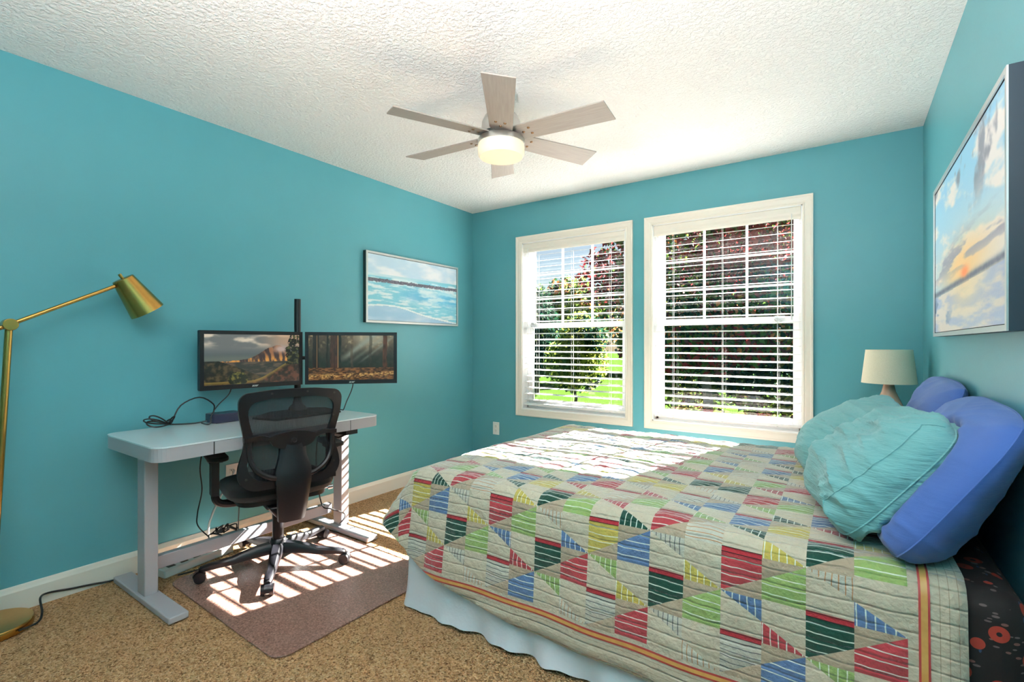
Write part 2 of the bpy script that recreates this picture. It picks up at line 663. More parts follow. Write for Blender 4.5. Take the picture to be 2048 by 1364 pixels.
def tree(name, label, cat, loc, trunk_h, trunk_r, blobs, nleaf, size, mats, weights, seed, group=None):
    r = np.random.default_rng(seed)
    root = thing(name, label, cat, loc, 0, group)
    blobs = [np.array(b, float) for b in blobs]        # cx cy cz rx ry rz relative to loc
    vol = np.array([b[3] * b[4] * b[5] for b in blobs])
    pick = r.choice(len(blobs), nleaf, p=vol / vol.sum())
    d = r.normal(size=(nleaf, 3))
    d /= np.linalg.norm(d, axis=1)[:, None]
    rad = r.random(nleaf) ** (1 / 2.2)
    B = np.array(blobs)
    p = B[pick, :3] + d * rad[:, None] * B[pick, 3:6]
    # clump the leaves
    cl = r.normal(size=(max(6, nleaf // 60), 3)) * 0.0
    n1 = r.normal(size=(nleaf, 3))
    n1 /= np.linalg.norm(n1, axis=1)[:, None]
    n2 = np.cross(n1, r.normal(size=(nleaf, 3)))
    n2 /= np.linalg.norm(n2, axis=1)[:, None]
    s = size * (0.6 + 0.8 * r.random(nleaf))[:, None]
    v = np.stack([p - n1 * s, p + n2 * s * 0.55, p + n1 * s, p - n2 * s * 0.55], 1).reshape(-1, 3)
    me = bpy.data.meshes.new('foliage')
    me.from_pydata([tuple(x) for x in v], [], [(4 * i, 4 * i + 1, 4 * i + 2, 4 * i + 3) for i in range(nleaf)])
    for x in mats:
        me.materials.append(x)
    # colour in drifts, not leaf by leaf
    drift = np.sin(p[:, 0] * 2.1 + seed) + np.sin(p[:, 1] * 2.6 + 2) + np.sin(p[:, 2] * 2.9 + 1) + r.normal(size=nleaf) * 0.9
    rank = np.argsort(np.argsort(drift)) / nleaf
    mi = np.searchsorted(np.cumsum(weights), rank).clip(0, len(mats) - 1)
    me.polygons.foreach_set('material_index', mi.astype(np.int32))
    o = bpy.data.objects.new('foliage', me)
    o['kind'] = 'stuff'
    COL.objects.link(o)
    o.parent = root
    if trunk_r > 0:
        m = MB()
        m.tube([(0, 0, -0.05), (0.03, 0, trunk_h * 0.4), (-0.04, 0.03, trunk_h * 0.75), (0, 0, trunk_h)], [trunk_r * 1.25, trunk_r, trunk_r * 0.85, trunk_r * 0.6], 8)
        m.build('trunk', BARK, root, smooth=True)
        for b in blobs[:5]:
            mb = MB()
            e = Vector(b[:3])
            mb.tube([(0, 0, trunk_h * 0.7), Vector((0, 0, trunk_h * 0.7)).lerp(e, 0.5) + Vector((0, 0, 0.15)), e], [trunk_r * 0.55, trunk_r * 0.4, trunk_r * 0.15], 6)
            mb.build('branch', BARK, root, smooth=True)
    return root

tree('red_maple', 'red leaved maple tree right outside the windows', 'tree', (0.9, 5.6, GZ), 2.2, 0.09,
     [(-1.5, 0.0, 3.2, 1.0, 1.0, 0.9), (0.3, 0, 3.4, 1.6, 1.1, 1.3), (1.6, 0.2, 2.8, 1.3, 1.0, 1.2), (-0.2, -0.2, 2.0, 1.5, 1.0, 0.7), (-1.2, 0.2, 4.4, 0.8, 0.8, 0.8), (0.9, 0, 4.7, 1.4, 1, .8)],
     24000, 0.062, [L_RED, L_PURPLE, L_GREEN, L_ORANGE, L_DARK], [0.20, 0.18, 0.30, 0.08, 0.24], 3)
tree('evergreen_thicket', 'tall dense dark green evergreen behind the red maple outside', 'tree', (1.1, 9.6, GZ), 0.8, 0.10,
     [(-1.5, 0, 1.5, 1.5, 1.0, 1.6), (0.6, 0, 1.7, 1.6, 1.0, 1.8), (2.2, 0, 1.6, 1.5, 1.0, 1.8), (-0.9, 0.2, 3.8, 1.3, 0.9, 1.4), (0.8, 0.2, 4.0, 1.5, 0.9, 1.5), (2.3, 0.2, 3.8, 1.3, 0.9, 1.4)],
     22000, 0.10, [L_DARK, L_GREEN, L_LIME, L_PURPLE], [0.36, 0.38, 0.18, 0.08], 5)
tree('leafy_bush', 'sunlit light green bush on the lawn outside', 'bush', (-4.3, 10.6, GZ), 0.4, 0.05,
     [(0, 0, 1.3, 1.1, 0.9, 1.0), (0.3, 0, 2.2, 0.8, 0.8, 0.8)],
     6000, 0.075, [L_GREEN, L_LIME, L_DARK], [0.35, 0.42, 0.23], 6)
tree('spruce', 'dark blue green conifer standing on the lawn outside', 'tree', (-7.0, 12.5, GZ), 1.2, 0.12,
     [(0, 0, 1.6, 1.3, 1.2, 1.0), (0, 0, 2.6, 1.0, 1.0, 1.0), (0, 0, 3.5, 0.6, 0.6, 0.8)],
     7000, 0.09, [L_DARK, L_GREEN], [0.85, 0.15], 8)
tree('autumn_tree', 'distant autumn tree with green and orange crown against the sky', 'tree', (-9.2, 19.0, GZ), 2.6, 0.16,
     [(0, 0, 3.6, 2.3, 1.8, 1.5), (-1.8, 0, 3.2, 1.6, 1.5, 1.4), (1.6, 0, 3.0, 1.6, 1.5, 1.4), (0.3, 0, 4.6, 1.3, 1.3, 0.9)],
     8000, 0.13, [L_LIME, L_GREEN, L_ORANGE, L_DARK], [0.25, 0.33, 0.2, 0.22], 9)
for k in range(8):
    tree('background_tree', 'green tree in the row closing off the lawn outside', 'tree', (-25 + 5.8 * k, 26 + (k % 2) * 2.5, GZ), 2.2, 0.16,
         [(0, 0, 2.0, 2.6, 1.8, 1.9), (0.8, 0, 3.2 + 0.3 * (k % 3), 2.0, 1.6, 1.4)],
         2600, 0.24, [L_DARK, L_GREEN, L_LIME], [0.5, 0.35, 0.15], 20 + k, 'trees closing off the lawn')

# ------------------------------------------------------------------ outlets
def outlet(label, origin, ex, ez, nrm, plugged=False):
    ex, ez, nrm = Vector(ex), Vector(ez), Vector(nrm)
    root = thing('wall_outlet', label, 'outlet', origin)
    P = lambda a, b, c: ex * a + ez * b + nrm * c
    def bx(a0, a1, b0, b1, c0, c1, nm, mt, par, bev=0.0):
        m = MB()
        vs = [P(a, b, c) for a in (a0, a1) for b in (b0, b1) for c in (c0, c1)]
        m.add(vs, [(0, 1, 3, 2), (4, 6, 7, 5), (0, 4, 5, 1), (2, 3, 7, 6), (0, 2, 6, 4), (1, 5, 7, 3)])
        return m.build(nm, mt, par, bevel=bev)
    bx(-0.036, 0.036, -0.059, 0.059, -0.001, 0.005, 'cover_plate', PLATE, root, 0.002)
    for s in (-1, 1):
        so = bx(-0.017, 0.017, s * 0.02 - 0.014, s * 0.02 + 0.014, 0.004, 0.0075, 'socket', PLATE, root, 0.003)
        m = MB()
        for a in (-0.007, 0.007):
            vs = [P(a + da, s * 0.02 + 0.003 + db, c) for da in (-0.0012, 0.0012) for db in (-0.004, 0.004) for c in (0.006, 0.0078)]
            m.add(vs, [(0, 1, 3, 2), (4, 6, 7, 5), (0, 4, 5, 1), (2, 3, 7, 6), (0, 2, 6, 4), (1, 5, 7, 3)])
        m.cyl(P(0, s * 0.02 - 0.008, 0.006), P(0, s * 0.02 - 0.008, 0.0078), 0.0026, n=8)
        m.build('slot', SLOT, so)
    if plugged:
        m = MB()
        m.cyl(P(0, -0.02, 0.007), P(0, -0.02, 0.035), 0.015, 0.011, n=12)
        m.build('plug', BLACKR, root, smooth=True)
    return root
outlet('white wall outlet below the window by the bed foot', (0.287, 0, 0.378), (1, 0, 0), (0, 0, 1), (0, -1, 0))
outlet('white wall outlet behind the desk with black plug', (0, -2.252, 0.402), (0, -1, 0), (0, 0, 1), (1, 0, 0), True)

# ------------------------------------------------------------------ ceiling fan
def blade_wood():
    t = NT('whitewashed_blade_wood')
    mp = t.new('ShaderNodeMapping')
    mp.inputs['Scale'].default_value = (2.5, 34, 10)
    t.link(t.coord(), mp.inputs[0])
    n = t.noise(3.0, 5, 0.6, mp.outputs[0])
    t.set('Base Color', t.mix(n, rgb(133, 124, 118), rgb(169, 161, 154)))
    t.set('Roughness', 0.5)
    return t.m
WOODB = blade_wood()
FC = (1.582, -1.717)
FZ = 2.2
fan = thing('ceiling_fan', 'six-blade ceiling fan with whitewashed wood blades and lit glass drum', 'ceiling fan', (FC[0], FC[1], H))
zz = lambda z: z - H
MB().lathe([(0.0, 0.0), (0.072, 0.0), (0.072, zz(2.405)), (0.060, zz(2.392)), (0.0, zz(2.392))]).build('canopy', VINYL, fan, smooth=True)
MB().lathe([(0.03, zz(2.395)), (0.03, zz(2.31)), (0.0, zz(2.31))], n=20).build('downrod', NICKEL, fan, smooth=True)
MB().lathe([(0.0, zz(2.325)), (0.045, zz(2.322)), (0.082, zz(2.305)), (0.096, zz(2.275)), (0.100, zz(2.235)), (0.104, zz(2.212)), (0.0, zz(2.212))]).build('motor_housing', NICKEL, fan, smooth=True)
MB().lathe([(0.0, zz(2.214)), (0.080, zz(2.214)), (0.080, zz(2.196)), (0.112, zz(2.194)), (0.117, zz(2.186)), (0.117, zz(2.166)), (0.0, zz(2.166))]).build('light_ring', NICKEL, fan, smooth=True)

def lamp_glass():
    t = NT('lit_frosted_glass')
    t.set('Base Color', rgb(226, 214, 190))
    t.set('Roughness', 0.6)
    t.set('Emission Color', (1.0, 0.80, 0.52, 1))
    t.set('Emission Strength', 0.34)
    return t.m
MB().lathe([(0.114, zz(2.168)), (0.117, zz(2.15)), (0.115, zz(2.115)), (0.106, zz(2.103)), (0.06, zz(2.100)), (0.0, zz(2.100))]).build('glass_drum', lamp_glass(), fan, smooth=True)
BLADE_A0 = math.radians(4.7)
PITCHB = math.radians(-11)
blade_first = None
for k in range(6):
    a = BLADE_A0 + k * PI / 3
    if blade_first is None:
        poly = [(0.105, -0.052), (0.556, -0.070), (0.566, 0.070), (0.105, 0.056)]
        b = MB().prism([(0.075, -0.030), (0.098, -0.055)] + poly[1:3] + [(0.098, 0.058), (0.075, 0.030)], lambda p, q, d: Vector((p, q, d)), -0.003, 0.003).build('blade', WOODB, fan, bevel=0.001)
        for p, q in ((0.128, 0.0), (0.165, -0.022), (0.165, 0.022)):
            MB().lathe([(0.0075, -0.003), (0.0068, -0.0055), (0.004, -0.0072), (0.0, -0.0078)], (p, q, 0), 10).build('screw', BRONZE, b, smooth=True)
        br = MB().box(0.06, 0.18, -0.018, 0.018, 0.003, 0.008)
        br.build('blade_bracket', NICKEL, b, bevel=0.002)
        blade_first = b
        b_ = b
    else:
        b_ = dup(blade_first, fan)
    b_.rotation_euler = Euler((PITCHB, 0, a), 'XYZ')
    b_.location = (0, 0, zz(FZ + 0.006))
# ------------------------------------------------------------------ pictures on the walls
def ocean(u, v):
    x, y = u * 12, v * 8
    slope = 0.02 * u
    n = fbm(x * 1.2, y * 3.0, 5, 11)
    skyc = cmix(sstep(0.35, 0.65, fbm(x * 0.35, y * 0.7, 4, 3)), (190, 214, 232), (240, 242, 248))
    img = skyc
    h = 0.715
    sea = v < h
    seac = cmix(sstep(0.42, 0.62, fbm(x * 0.9 + 3, y * 4.5, 5, 21)), (120, 190, 208), (226, 238, 242))
    deep = cmix(sstep(0.35, 0.6, fbm(x * 0.7, y * 2.2, 4, 8)), (74, 158, 196), (208, 232, 240))
    k = np.exp(-((v - 0.42) / 0.13) ** 2) * sstep(0.2, 0.55, u)
    seac = cmix(np.clip(k * 0.9, 0, 1), seac, deep)
    far = cmix(sstep(0.0, 1.0, u), (206, 226, 236), (110, 176, 192))
    seac = cmix(sstep(0.66, 0.69, v), seac, far)
    img = np.where(sea[..., None], seac, img)
    rock = np.abs(v - (0.615 + 0.012 * (vnoise(u * 60, v * 0, 5) - 0.5))) < 0.022 + 0.008 * vnoise(u * 90, u * 0, 6)
    rc = cmix(vnoise(u * 140, v * 90, 7), (40, 42, 58), (120, 116, 132))
    img = np.where(rock[..., None], rc, img)
    shore = 0.22 - 0.22 * sstep(0.28, 1.0, u) + 0.02 * np.sin(u * 9)
    sand = v < shore
    sc = cmix(sstep(0.3, 0.7, fbm(x * 0.4, y * 1.2, 3, 31)), (150, 188, 214), (196, 212, 226))
    img = np.where(sand[..., None], sc, img)
    foam = np.abs(v - shore) < 0.012
    img = np.where(foam[..., None], np.array((244, 248, 250)), img)
    return img

def sunset(u, v):
    x, y = u * 9, v * 8
    q = v
    skyc = cmix(sstep(0.35, 0.95, q), (196, 222, 236), (148, 204, 236))
    cl = sstep(0.45, 0.62, fbm(x * 0.45 + y * 0.25, y * 0.9, 5, 41))
    img = cmix(cl, skyc, (244, 238, 236))
    dk = sstep(0.56, 0.72, fbm(x * 1.1, y * 0.7 + 5, 5, 47)) * sstep(0.55, 0.8, q)
    img = cmix(dk * 0.85, img, (120, 124, 142))
    glow = np.exp(-(((u - 0.52) / 0.33) ** 2 + ((v - 0.36) / 0.14) ** 2))
    img = cmix(np.clip(glow * 1.1, 0, 1), img, (250, 206, 140))
    band = sstep(0.46, 0.60, fbm(x * 0.5, y * 2.5, 4, 55)) * np.exp(-((v - 0.44) / 0.09) ** 2)
    img = cmix(np.clip(band * 0.8, 0, 1), img, (128, 132, 158))
    sunn = np.exp(-(((u - 0.55) / 0.05) ** 2 + ((v - 0.315) / 0.03) ** 2))
    hz = 0.275 + 0.02 * (u - 0.5)
    line = np.exp(-((v - hz) / 0.018) ** 2)
    img = cmix(np.clip(line * 1.1, 0, 1) * (0.75 + 0.25 * vnoise(x * 9, y * 6, 61)), img, (66, 76, 104))
    sea = v < hz - 0.02
    sc = cmix(sstep(0.35, 0.65, fbm(x * 0.6, y * 2.6, 5, 71)), (172, 186, 214), (232, 222, 214))
    gl = np.exp(-(((u - 0.55) / 0.22) ** 2)) * sstep(0.0, 0.26, v)
    sc = cmix(np.clip(gl, 0, 1) * 0.8, sc, (252, 224, 176))
    blue = sstep(0.55, 0.7, fbm(x * 0.8 + 9, y * 1.6, 4, 77)) * sstep(0.5, 0.1, u)
    sc = cmix(np.clip(blue, 0, 1), sc, (98, 126, 166))
    img = np.where(sea[..., None], sc, img)
    img = cmix(np.clip(sunn * 1.2, 0, 1), img, (255, 138, 60))
    return img

def framed(name, label, origin, eu, nrm, wd, ht, depth, fw, side, img, nu, nv):
    """canvas in a thin frame hung on a wall: origin = wall point at lower corner, eu along the picture"""
    eu, nrm = Vector(eu), Vector(nrm)
    ez = Vector((0, 0, 1))
    root = thing(name, label, 'picture', origin)
    P = lambda a, b, c: eu * a + ez * b + nrm * c
    def bx(a0, a1, b0, b1, c0, c1, nm, mt):
        vs = [P(a, b, c) for a in (a0, a1) for b in (b0, b1) for c in (c0, c1)]
        return MB().add(vs, [(0, 1, 3, 2), (4, 6, 7, 5), (0, 4, 5, 1), (2, 3, 7, 6), (0, 2, 6, 4), (1, 5, 7, 3)]).build(nm, mt, root)
    bx(0, fw, 0, ht, 0.0, depth - 0.004, 'frame_side', side)
    bx(wd - fw, wd, 0, ht, 0.0, depth - 0.004, 'frame_side', side)
    bx(fw, wd - fw, 0, fw, 0.0, depth - 0.004, 'frame_side', side)
    bx(fw, wd - fw, ht - fw, ht, 0.0, depth - 0.004, 'frame_side', side)
    bx(0, fw, 0, ht, depth - 0.004, depth, 'frame_face', SILVER)
    bx(wd - fw, wd, 0, ht, depth - 0.004, depth, 'frame_face', SILVER)
    bx(fw, wd - fw, 0, fw, depth - 0.004, depth, 'frame_face', SILVER)
    bx(fw, wd - fw, ht - fw, ht, depth - 0.004, depth, 'frame_face', SILVER)
    g = 0.003
    bx(fw + g, wd - fw - g, fw + g, ht - fw - g, 0.004, depth - 0.007, 'canvas_block', FSIDE)
    picture('printed_canvas', CANVAS, lambda u, v: P(lerp(fw + g, wd - fw - g, u), lerp(fw + g, ht - fw - g, v), depth - 0.006), nu, nv, img, root)
    return root
framed('ocean_picture', 'silver framed picture of surf on a beach above the desk', (0, -1.302, 1.335), (0, 1, 0), (1, 0, 0), 1.047, 0.543, 0.036, 0.016, FSIDE, ocean, 210, 110)
framed('sunset_picture', 'large framed picture of an ocean sunset above the pillows', (W, -1.996, 1.205), (0, 1, 0), (-1, 0, 0), 1.241, 0.661, 0.041, 0.016, NAVYSIDE, lambda u, v: sunset(1 - u, v), 150, 210)

# ------------------------------------------------------------------ desk
GLASSTOP = mat('pale_glass_desk_top', rgb(236, 244, 247), 0.06, spec=0.6, coat=0.5)
DX0, DX1, DY0, DY1, DZ = 0.068, 0.668, -2.876, -1.700, 0.742
desk = thing('standing_desk', 'white glass-topped standing desk on grey metal T-shaped legs', 'desk', ((DX0 + DX1) / 2, (DY0 + DY1) / 2, 0))
def dl(x, y, z):
    return Vector((x - (DX0 + DX1) / 2, y - (DY0 + DY1) / 2, z))
def rrect(x0, x1, y0, y1, r, n=6):
    pts = []
    for cx, cy, a0 in ((x1 - r, y1 - r, 0), (x0 + r, y1 - r, PI / 2), (x0 + r, y0 + r, PI), (x1 - r, y0 + r, 1.5 * PI)):
        pts += [(cx + r * math.cos(a0 + PI / 2 * i / n), cy + r * math.sin(a0 + PI / 2 * i / n)) for i in range(n + 1)]
    return pts
MB().prism(rrect(DX0, DX1, DY0, DY1, 0.06), lambda a, b, d: dl(a, b, d), DZ - 0.006, DZ).build('glass_top', GLASSTOP, desk)
MB().prism(rrect(DX0 + 0.002, DX1 - 0.002, DY0 + 0.002, DY1 - 0.002, 0.058), lambda a, b, d: dl(a, b, d), DZ - 0.064, DZ - 0.007).build('apron', DESKM, desk)
dr = MB().box(DX1 - 0.02, DX1 + 0.0015, -2.645, -1.923, DZ - 0.063, DZ - 0.009, Matrix.Translation(dl(0, 0, 0))).build('drawer_front', DESKM, desk)
sm = MB()
for yy in (-2.6475, -1.9205):
    sm.box(DX1 - 0.01, DX1 + 0.0006, yy - 0.0018, yy + 0.0018, DZ - 0.064, DZ - 0.008, Matrix.Translation(dl(0, 0, 0)))
sm.build('drawer_gap', SLOT, desk)
for y0, y1, fy0, fy1 in ((-2.822, -2.767, -2.834, -2.758), (-1.786, -1.731, -1.822, -1.746)):
    tr = Matrix.Translation(dl(0, 0, 0))
    MB().box(0.318, 0.400, y0, y1, 0.03, DZ - 0.063, tr).build('leg', DESKM, desk, bevel=0.004)
    MB().box(0.052, 0.692, fy0, fy1, 0.006, 0.034, tr).build('foot', DESKM, desk, bevel=0.005)
    for x in (0.34, 0.38):
        MB().cyl(dl(x, y0 - 0.001, 0.655), dl(x, y0 + 0.003, 0.655), 0.004, n=8).build('screw', NICKEL, desk)
tr = Matrix.Translation(dl(0, 0, 0))
MB().box(0.262, 0.300, -2.768, -1.784, 0.098, 0.160, tr).build('stretcher', DESKM, desk, bevel=0.003)
MB().box(0.30, 0.42, -2.70, -1.85, DZ - 0.084, DZ - 0.064, tr).build('under_rail', DESKM, desk, bevel=0.002)
hb = MB().box(0.52, 0.64, -1.93, -1.85, DZ - 0.094, DZ - 0.064, tr)
hb.tube([dl(0.55, -1.95, DZ - 0.07), dl(0.56, -1.97, DZ - 0.10), dl(0.57, -1.93, DZ - 0.115), dl(0.58, -1.88, DZ - 0.10)], 0.006)
hb.build('control_box', BLACKP, desk, smooth=True)

# ------------------------------------------------------------------ monitors and stand
def catmull(pts, n=8):
    pts = [Vector(p) for p in pts]
    out = []
    P = [pts[0]] + pts + [pts[-1]]
    for i in range(1, len(P) - 2):
        a, b, c, d = P[i - 1:i + 3]
        for k in range(n):
            t = k / n
            out.append(0.5 * ((2 * b) + (-a + c) * t + (2 * a - 5 * b + 4 * c - d) * t * t + (-a + 3 * b - 3 * c + d) * t ** 3))
    out.append(pts[-1])
    return out

POLE = (0.115, -1.905)
ms = thing('monitor_stand', 'black pole monitor stand with wide base on desk', 'monitor stand', (POLE[0], POLE[1], DZ))
MB().cyl((0, 0, 0.0), (0, 0, 1.458 - DZ), 0.0195, n=24).build('pole', BLACKP, ms, smooth=True)
bp = [(-0.045, -0.05), (-0.045, 0.05), (0.09, 0.17), (0.30, 0.13), (0.30, 0.08), (0.12, 0.06), (0.10, -0.06), (0.14, -0.40), (0.09, -0.42), (0.03, -0.10)]
MB().prism([(-0.045, -0.16), (-0.045, 0.10), (0.05, 0.17), (0.28, 0.12), (0.28, -0.30), (0.10, -0.34)], lambda a, b, d: Vector((a, b, d)), 0.0, 0.012).build('base', BLACKP, ms, bevel=0.003)
MB().lathe([(0.055, 0.012), (0.05, 0.03), (0.03, 0.05), (0.0205, 0.09), (0.0, 0.09)], n=24).build('collar', BLACKP, ms, smooth=True)

def monitor(label, pl, pr, zb, zt, img, seed):
    """pl, pr: screen-left and screen-right bottom corners (x, y) as seen from the front"""
    pl, pr = Vector((pl[0], pl[1], 0)), Vector((pr[0], pr[1], 0))
    c = (pl + pr) / 2
    eu = (pr - pl).normalized()
    nrm = Vector((eu.y, -eu.x, 0))
    wd = (pr - pl).length
    root = thing('monitor', label, 'monitor', (c.x, c.y, zb))
    P = lambda a, b, d: eu * a + Vector((0, 0, b)) + nrm * d
    ht = zt - zb
    bz, bb = 0.021, 0.026
    def bx(a0, a1, b0, b1, c0, c1, nm, mt, par=root, bev=0.0):
        vs = [P(a, b, cc) for a in (a0, a1) for b in (b0, b1) for cc in (c0, c1)]
        return MB().add(vs, [(0, 1, 3, 2), (4, 6, 7, 5), (0, 4, 5, 1), (2, 3, 7, 6), (0, 2, 6, 4), (1, 5, 7, 3)]).build(nm, mt, par, bevel=bev)
    h = wd / 2
    m = MB()
    for a0, a1, b0, b1 in ((-h, -h + bz, 0, ht), (h - bz, h, 0, ht), (-h + bz, h - bz, 0, bb), (-h + bz, h - bz, ht - bz, ht)):
        vs = [P(a, b, cc) for a in (a0, a1) for b in (b0, b1) for cc in (-0.012, 0.012)]
        m.add(vs, [(0, 1, 3, 2), (4, 6, 7, 5), (0, 4, 5, 1), (2, 3, 7, 6), (0, 2, 6, 4), (1, 5, 7, 3)])
    bezel = m.build('bezel', BLACKP, root)
    bx(-h + 0.002, h - 0.002, 0.002, ht - 0.002, -0.028, -0.004, 'back_shell', BLACKP)
    bx(-0.14, 0.14, ht * 0.22, ht * 0.80, -0.05, -0.026, 'rear_housing', BLACKP, bev=0.008)
    picture('screen', SCREEN, lambda u, v: P(lerp(-h + bz, h - bz, u), lerp(bb, ht - bz, v), 0.009), 200, 112, img, root)
    fc = bpy.data.curves.new('logo', 'FONT')
    fc.body = 'acer'
    fc.size = 0.019
    fc.align_x = 'CENTER'
    fc.align_y = 'CENTER'
    fc.shear = 0.3
    fc.extrude = 0.0003
    fo = bpy.data.objects.new('logo_tmp', fc)
    COL.objects.link(fo)
    bpy.context.view_layer.update()
    me = bpy.data.meshes.new_from_object(fo.evaluated_get(bpy.context.evaluated_depsgraph_get()))
    bpy.data.objects.remove(fo)
    me.materials.clear()
    me.materials.append(PLATE)
    lo = bpy.data.objects.new('logo', me)
    COL.objects.link(lo)
    lo.parent = bezel
    R = Matrix((eu, Vector((0, 0, 1)), nrm)).transposed().to_4x4()
    lo.matrix_local = Matrix.Translation(P(0, bb / 2, 0.0126)) @ R
    return root, c, nrm

def mountain(u, v):
    x, y = u * 10, v * 6
    img = cmix(sstep(0.45, 0.75, v), (70, 84, 86), (110, 116, 114))
    cl = sstep(0.42, 0.68, fbm(x * 0.5, y * 1.3, 5, 101)) * sstep(0.68, 0.86, v)
    img = cmix(cl, img, (222, 208, 184))
    warm = sstep(0.45, 0.9, u) * sstep(0.6, 0.85, v)
    img = cmix(warm * 0.8, img, (204, 164, 128))
    low = sstep(0.62, 0.5, v) * (v > 0.45)
    img = cmix(low * 0.6, img, (120, 128, 112))
    ridge = 0.50 + 0.31 * np.exp(-((u - 0.74) / 0.22) ** 2) + 0.045 * (fbm(x * 2.2, y * 0, 4, 111) - 0.5) - 0.03
    ridge = np.where(u < 0.42, np.minimum(ridge, 0.49 + 0.13 * (u - 0.12)), ridge)
    mt = (v < ridge) & (u > 0.12)
    folds = fbm(x * 3.2 + y * 0.6, y * 0.9, 4, 121)
    mc = cmix(sstep(0.35, 0.62, folds), (62, 50, 48), (156, 106, 72))
    lit = sstep(0.62, 0.46, v) * sstep(0.3, 0.6, folds)
    mc = cmix(lit, mc, (224, 158, 74))
    img = np.where(mt[..., None], mc, img)
    mist = np.exp(-(((u - 0.79) / 0.07) ** 2 + ((v - 0.70) / 0.07) ** 2))
    img = cmix(np.clip(mist * 1.1, 0, 0.9), img, (196, 176, 166))
    val = v < 0.44
    vc = cmix(sstep(0.35, 0.65, fbm(x * 1.2, y * 3.5, 4, 131)), (50, 54, 46), (98, 84, 70))
    img = np.where(val[..., None], vc, img)
    lh = 0.47 - 0.9 * np.maximum(0, u - 0.13) ** 1.15
    hill = v < lh
    hc = cmix(sstep(0.35, 0.68, fbm(x * 2.4, y * 2.4, 5, 141)), (26, 26, 20), (84, 72, 44))
    img = np.where(hill[..., None], hc, img)
    rh = 0.06 + 0.42 * sstep(0.45, 1.0, u)
    hill2 = v < rh
    hc2 = cmix(sstep(0.35, 0.68, fbm(x * 2.6 + 4, y * 2.6, 5, 151)), (34, 22, 16), (98, 58, 38))
    edge = sstep(0.10, 0.0, rh - v)
    hc2 = cmix(edge * 0.8, hc2, (150, 132, 56))
    img = np.where(hill2[..., None], hc2, img)
    bush = ((u - 0.33) / 0.10) ** 2 + ((v - 0.10) / 0.14) ** 2 < 0.8 + 0.5 * fbm(x * 2, y * 2, 3, 161)
    img = np.where(bush[..., None], cmix(sstep(0.4, 0.65, fbm(x * 4, y * 4, 4, 171)), (24, 30, 16), (112, 108, 44)), img)
    tree_ = (u > 0.87 - 0.05 * vnoise(y * 3, y * 0, 181) + 0.10 * np.abs(v - 0.55)) & (v > 0.36) & (fbm(x * 5, y * 5, 3, 185) < 0.50 + 0.3 * (0.95 - v))
    img = np.where(tree_[..., None], cmix(sstep(0.45, 0.7, fbm(x * 4, y * 4, 4, 191)), (18, 20, 14), (84, 88, 44)), img)
    return img

def forest(u, v):
    x, y = u * 10, v * 6
    img = cmix(sstep(0.3, 1.0, v), (44, 46, 34), (96, 78, 54)) * (0.7 + 0.6 * fbm(x * 2.5, y * 2.5, 5, 201))[..., None]
    top = sstep(0.62, 0.95, v) * sstep(0.5, 0.72, fbm(x * 2.8, y * 2.8, 4, 205))
    img = cmix(top * 0.8, img, (214, 190, 140))
    glow = np.exp(-(((u - 0.72) / 0.22) ** 2 + ((v - 0.95) / 0.22) ** 2))
    img = cmix(np.clip(glow, 0, 0.75), img, (208, 196, 160))
    t = (u - 0.78) * 0.9 + (0.98 - v) * 0.62
    for c, wd, am in ((-0.03, 0.05, 0.75), (0.10, 0.03, 0.35), (0.20, 0.022, 0.45)):
        beam = np.exp(-((t - c + 0.0) / wd) ** 2) * sstep(0.3, 0.55, v) * sstep(0.25, 0.5, u)
        img = cmix(np.clip(beam * am, 0, 0.8), img, (172, 180, 160))
    for cx, wd, vb, c in ((0.08, 0.035, 0.2, (40, 24, 14)), (0.30, 0.055, 0.14, (78, 44, 26)), (0.355, 0.018, 0.22, (38, 36, 26)), (0.50, 0.014, 0.27, (96, 78, 54)), (0.215, 0.012, 0.26, (40, 30, 18)), (0.72, 0.018, 0.23, (58, 52, 36)), (0.895, 0.026, 0.2, (88, 50, 28))):
        d = np.abs(u - cx - 0.004 * np.sin(v * 9))
        tk = (d < wd * (1.05 - 0.1 * v)) & (v > vb)
        cc = np.array(c) * (0.7 + 0.6 * vnoise(x * 9, y * 2, 211))[..., None]
        if wd < 0.02 and 0.45 < cx < 0.8:
            cc = cmix(np.full_like(u, 0.5), cc, img)
        img = np.where(tk[..., None], cc, img)
    for cx in (0.095, 0.338):
        img = np.where(((np.abs(u - cx) < 0.004) & (v > 0.25))[..., None], np.array((190, 140, 80)), img)
    gr = v < 0.27
    gc = cmix(sstep(0.3, 0.7, fbm(x * 3, y * 7, 5, 221)), (62, 38, 20), (158, 104, 52))
    br = np.exp(-((v - 0.07 - 0.06 * u) / 0.06) ** 2)
    gc = cmix(np.clip(br, 0, 1) * sstep(0.3, 0.6, fbm(x * 5, y * 8, 3, 225)), gc, (246, 196, 108))
    img = np.where(gr[..., None], gc, img)
    return img * 0.86

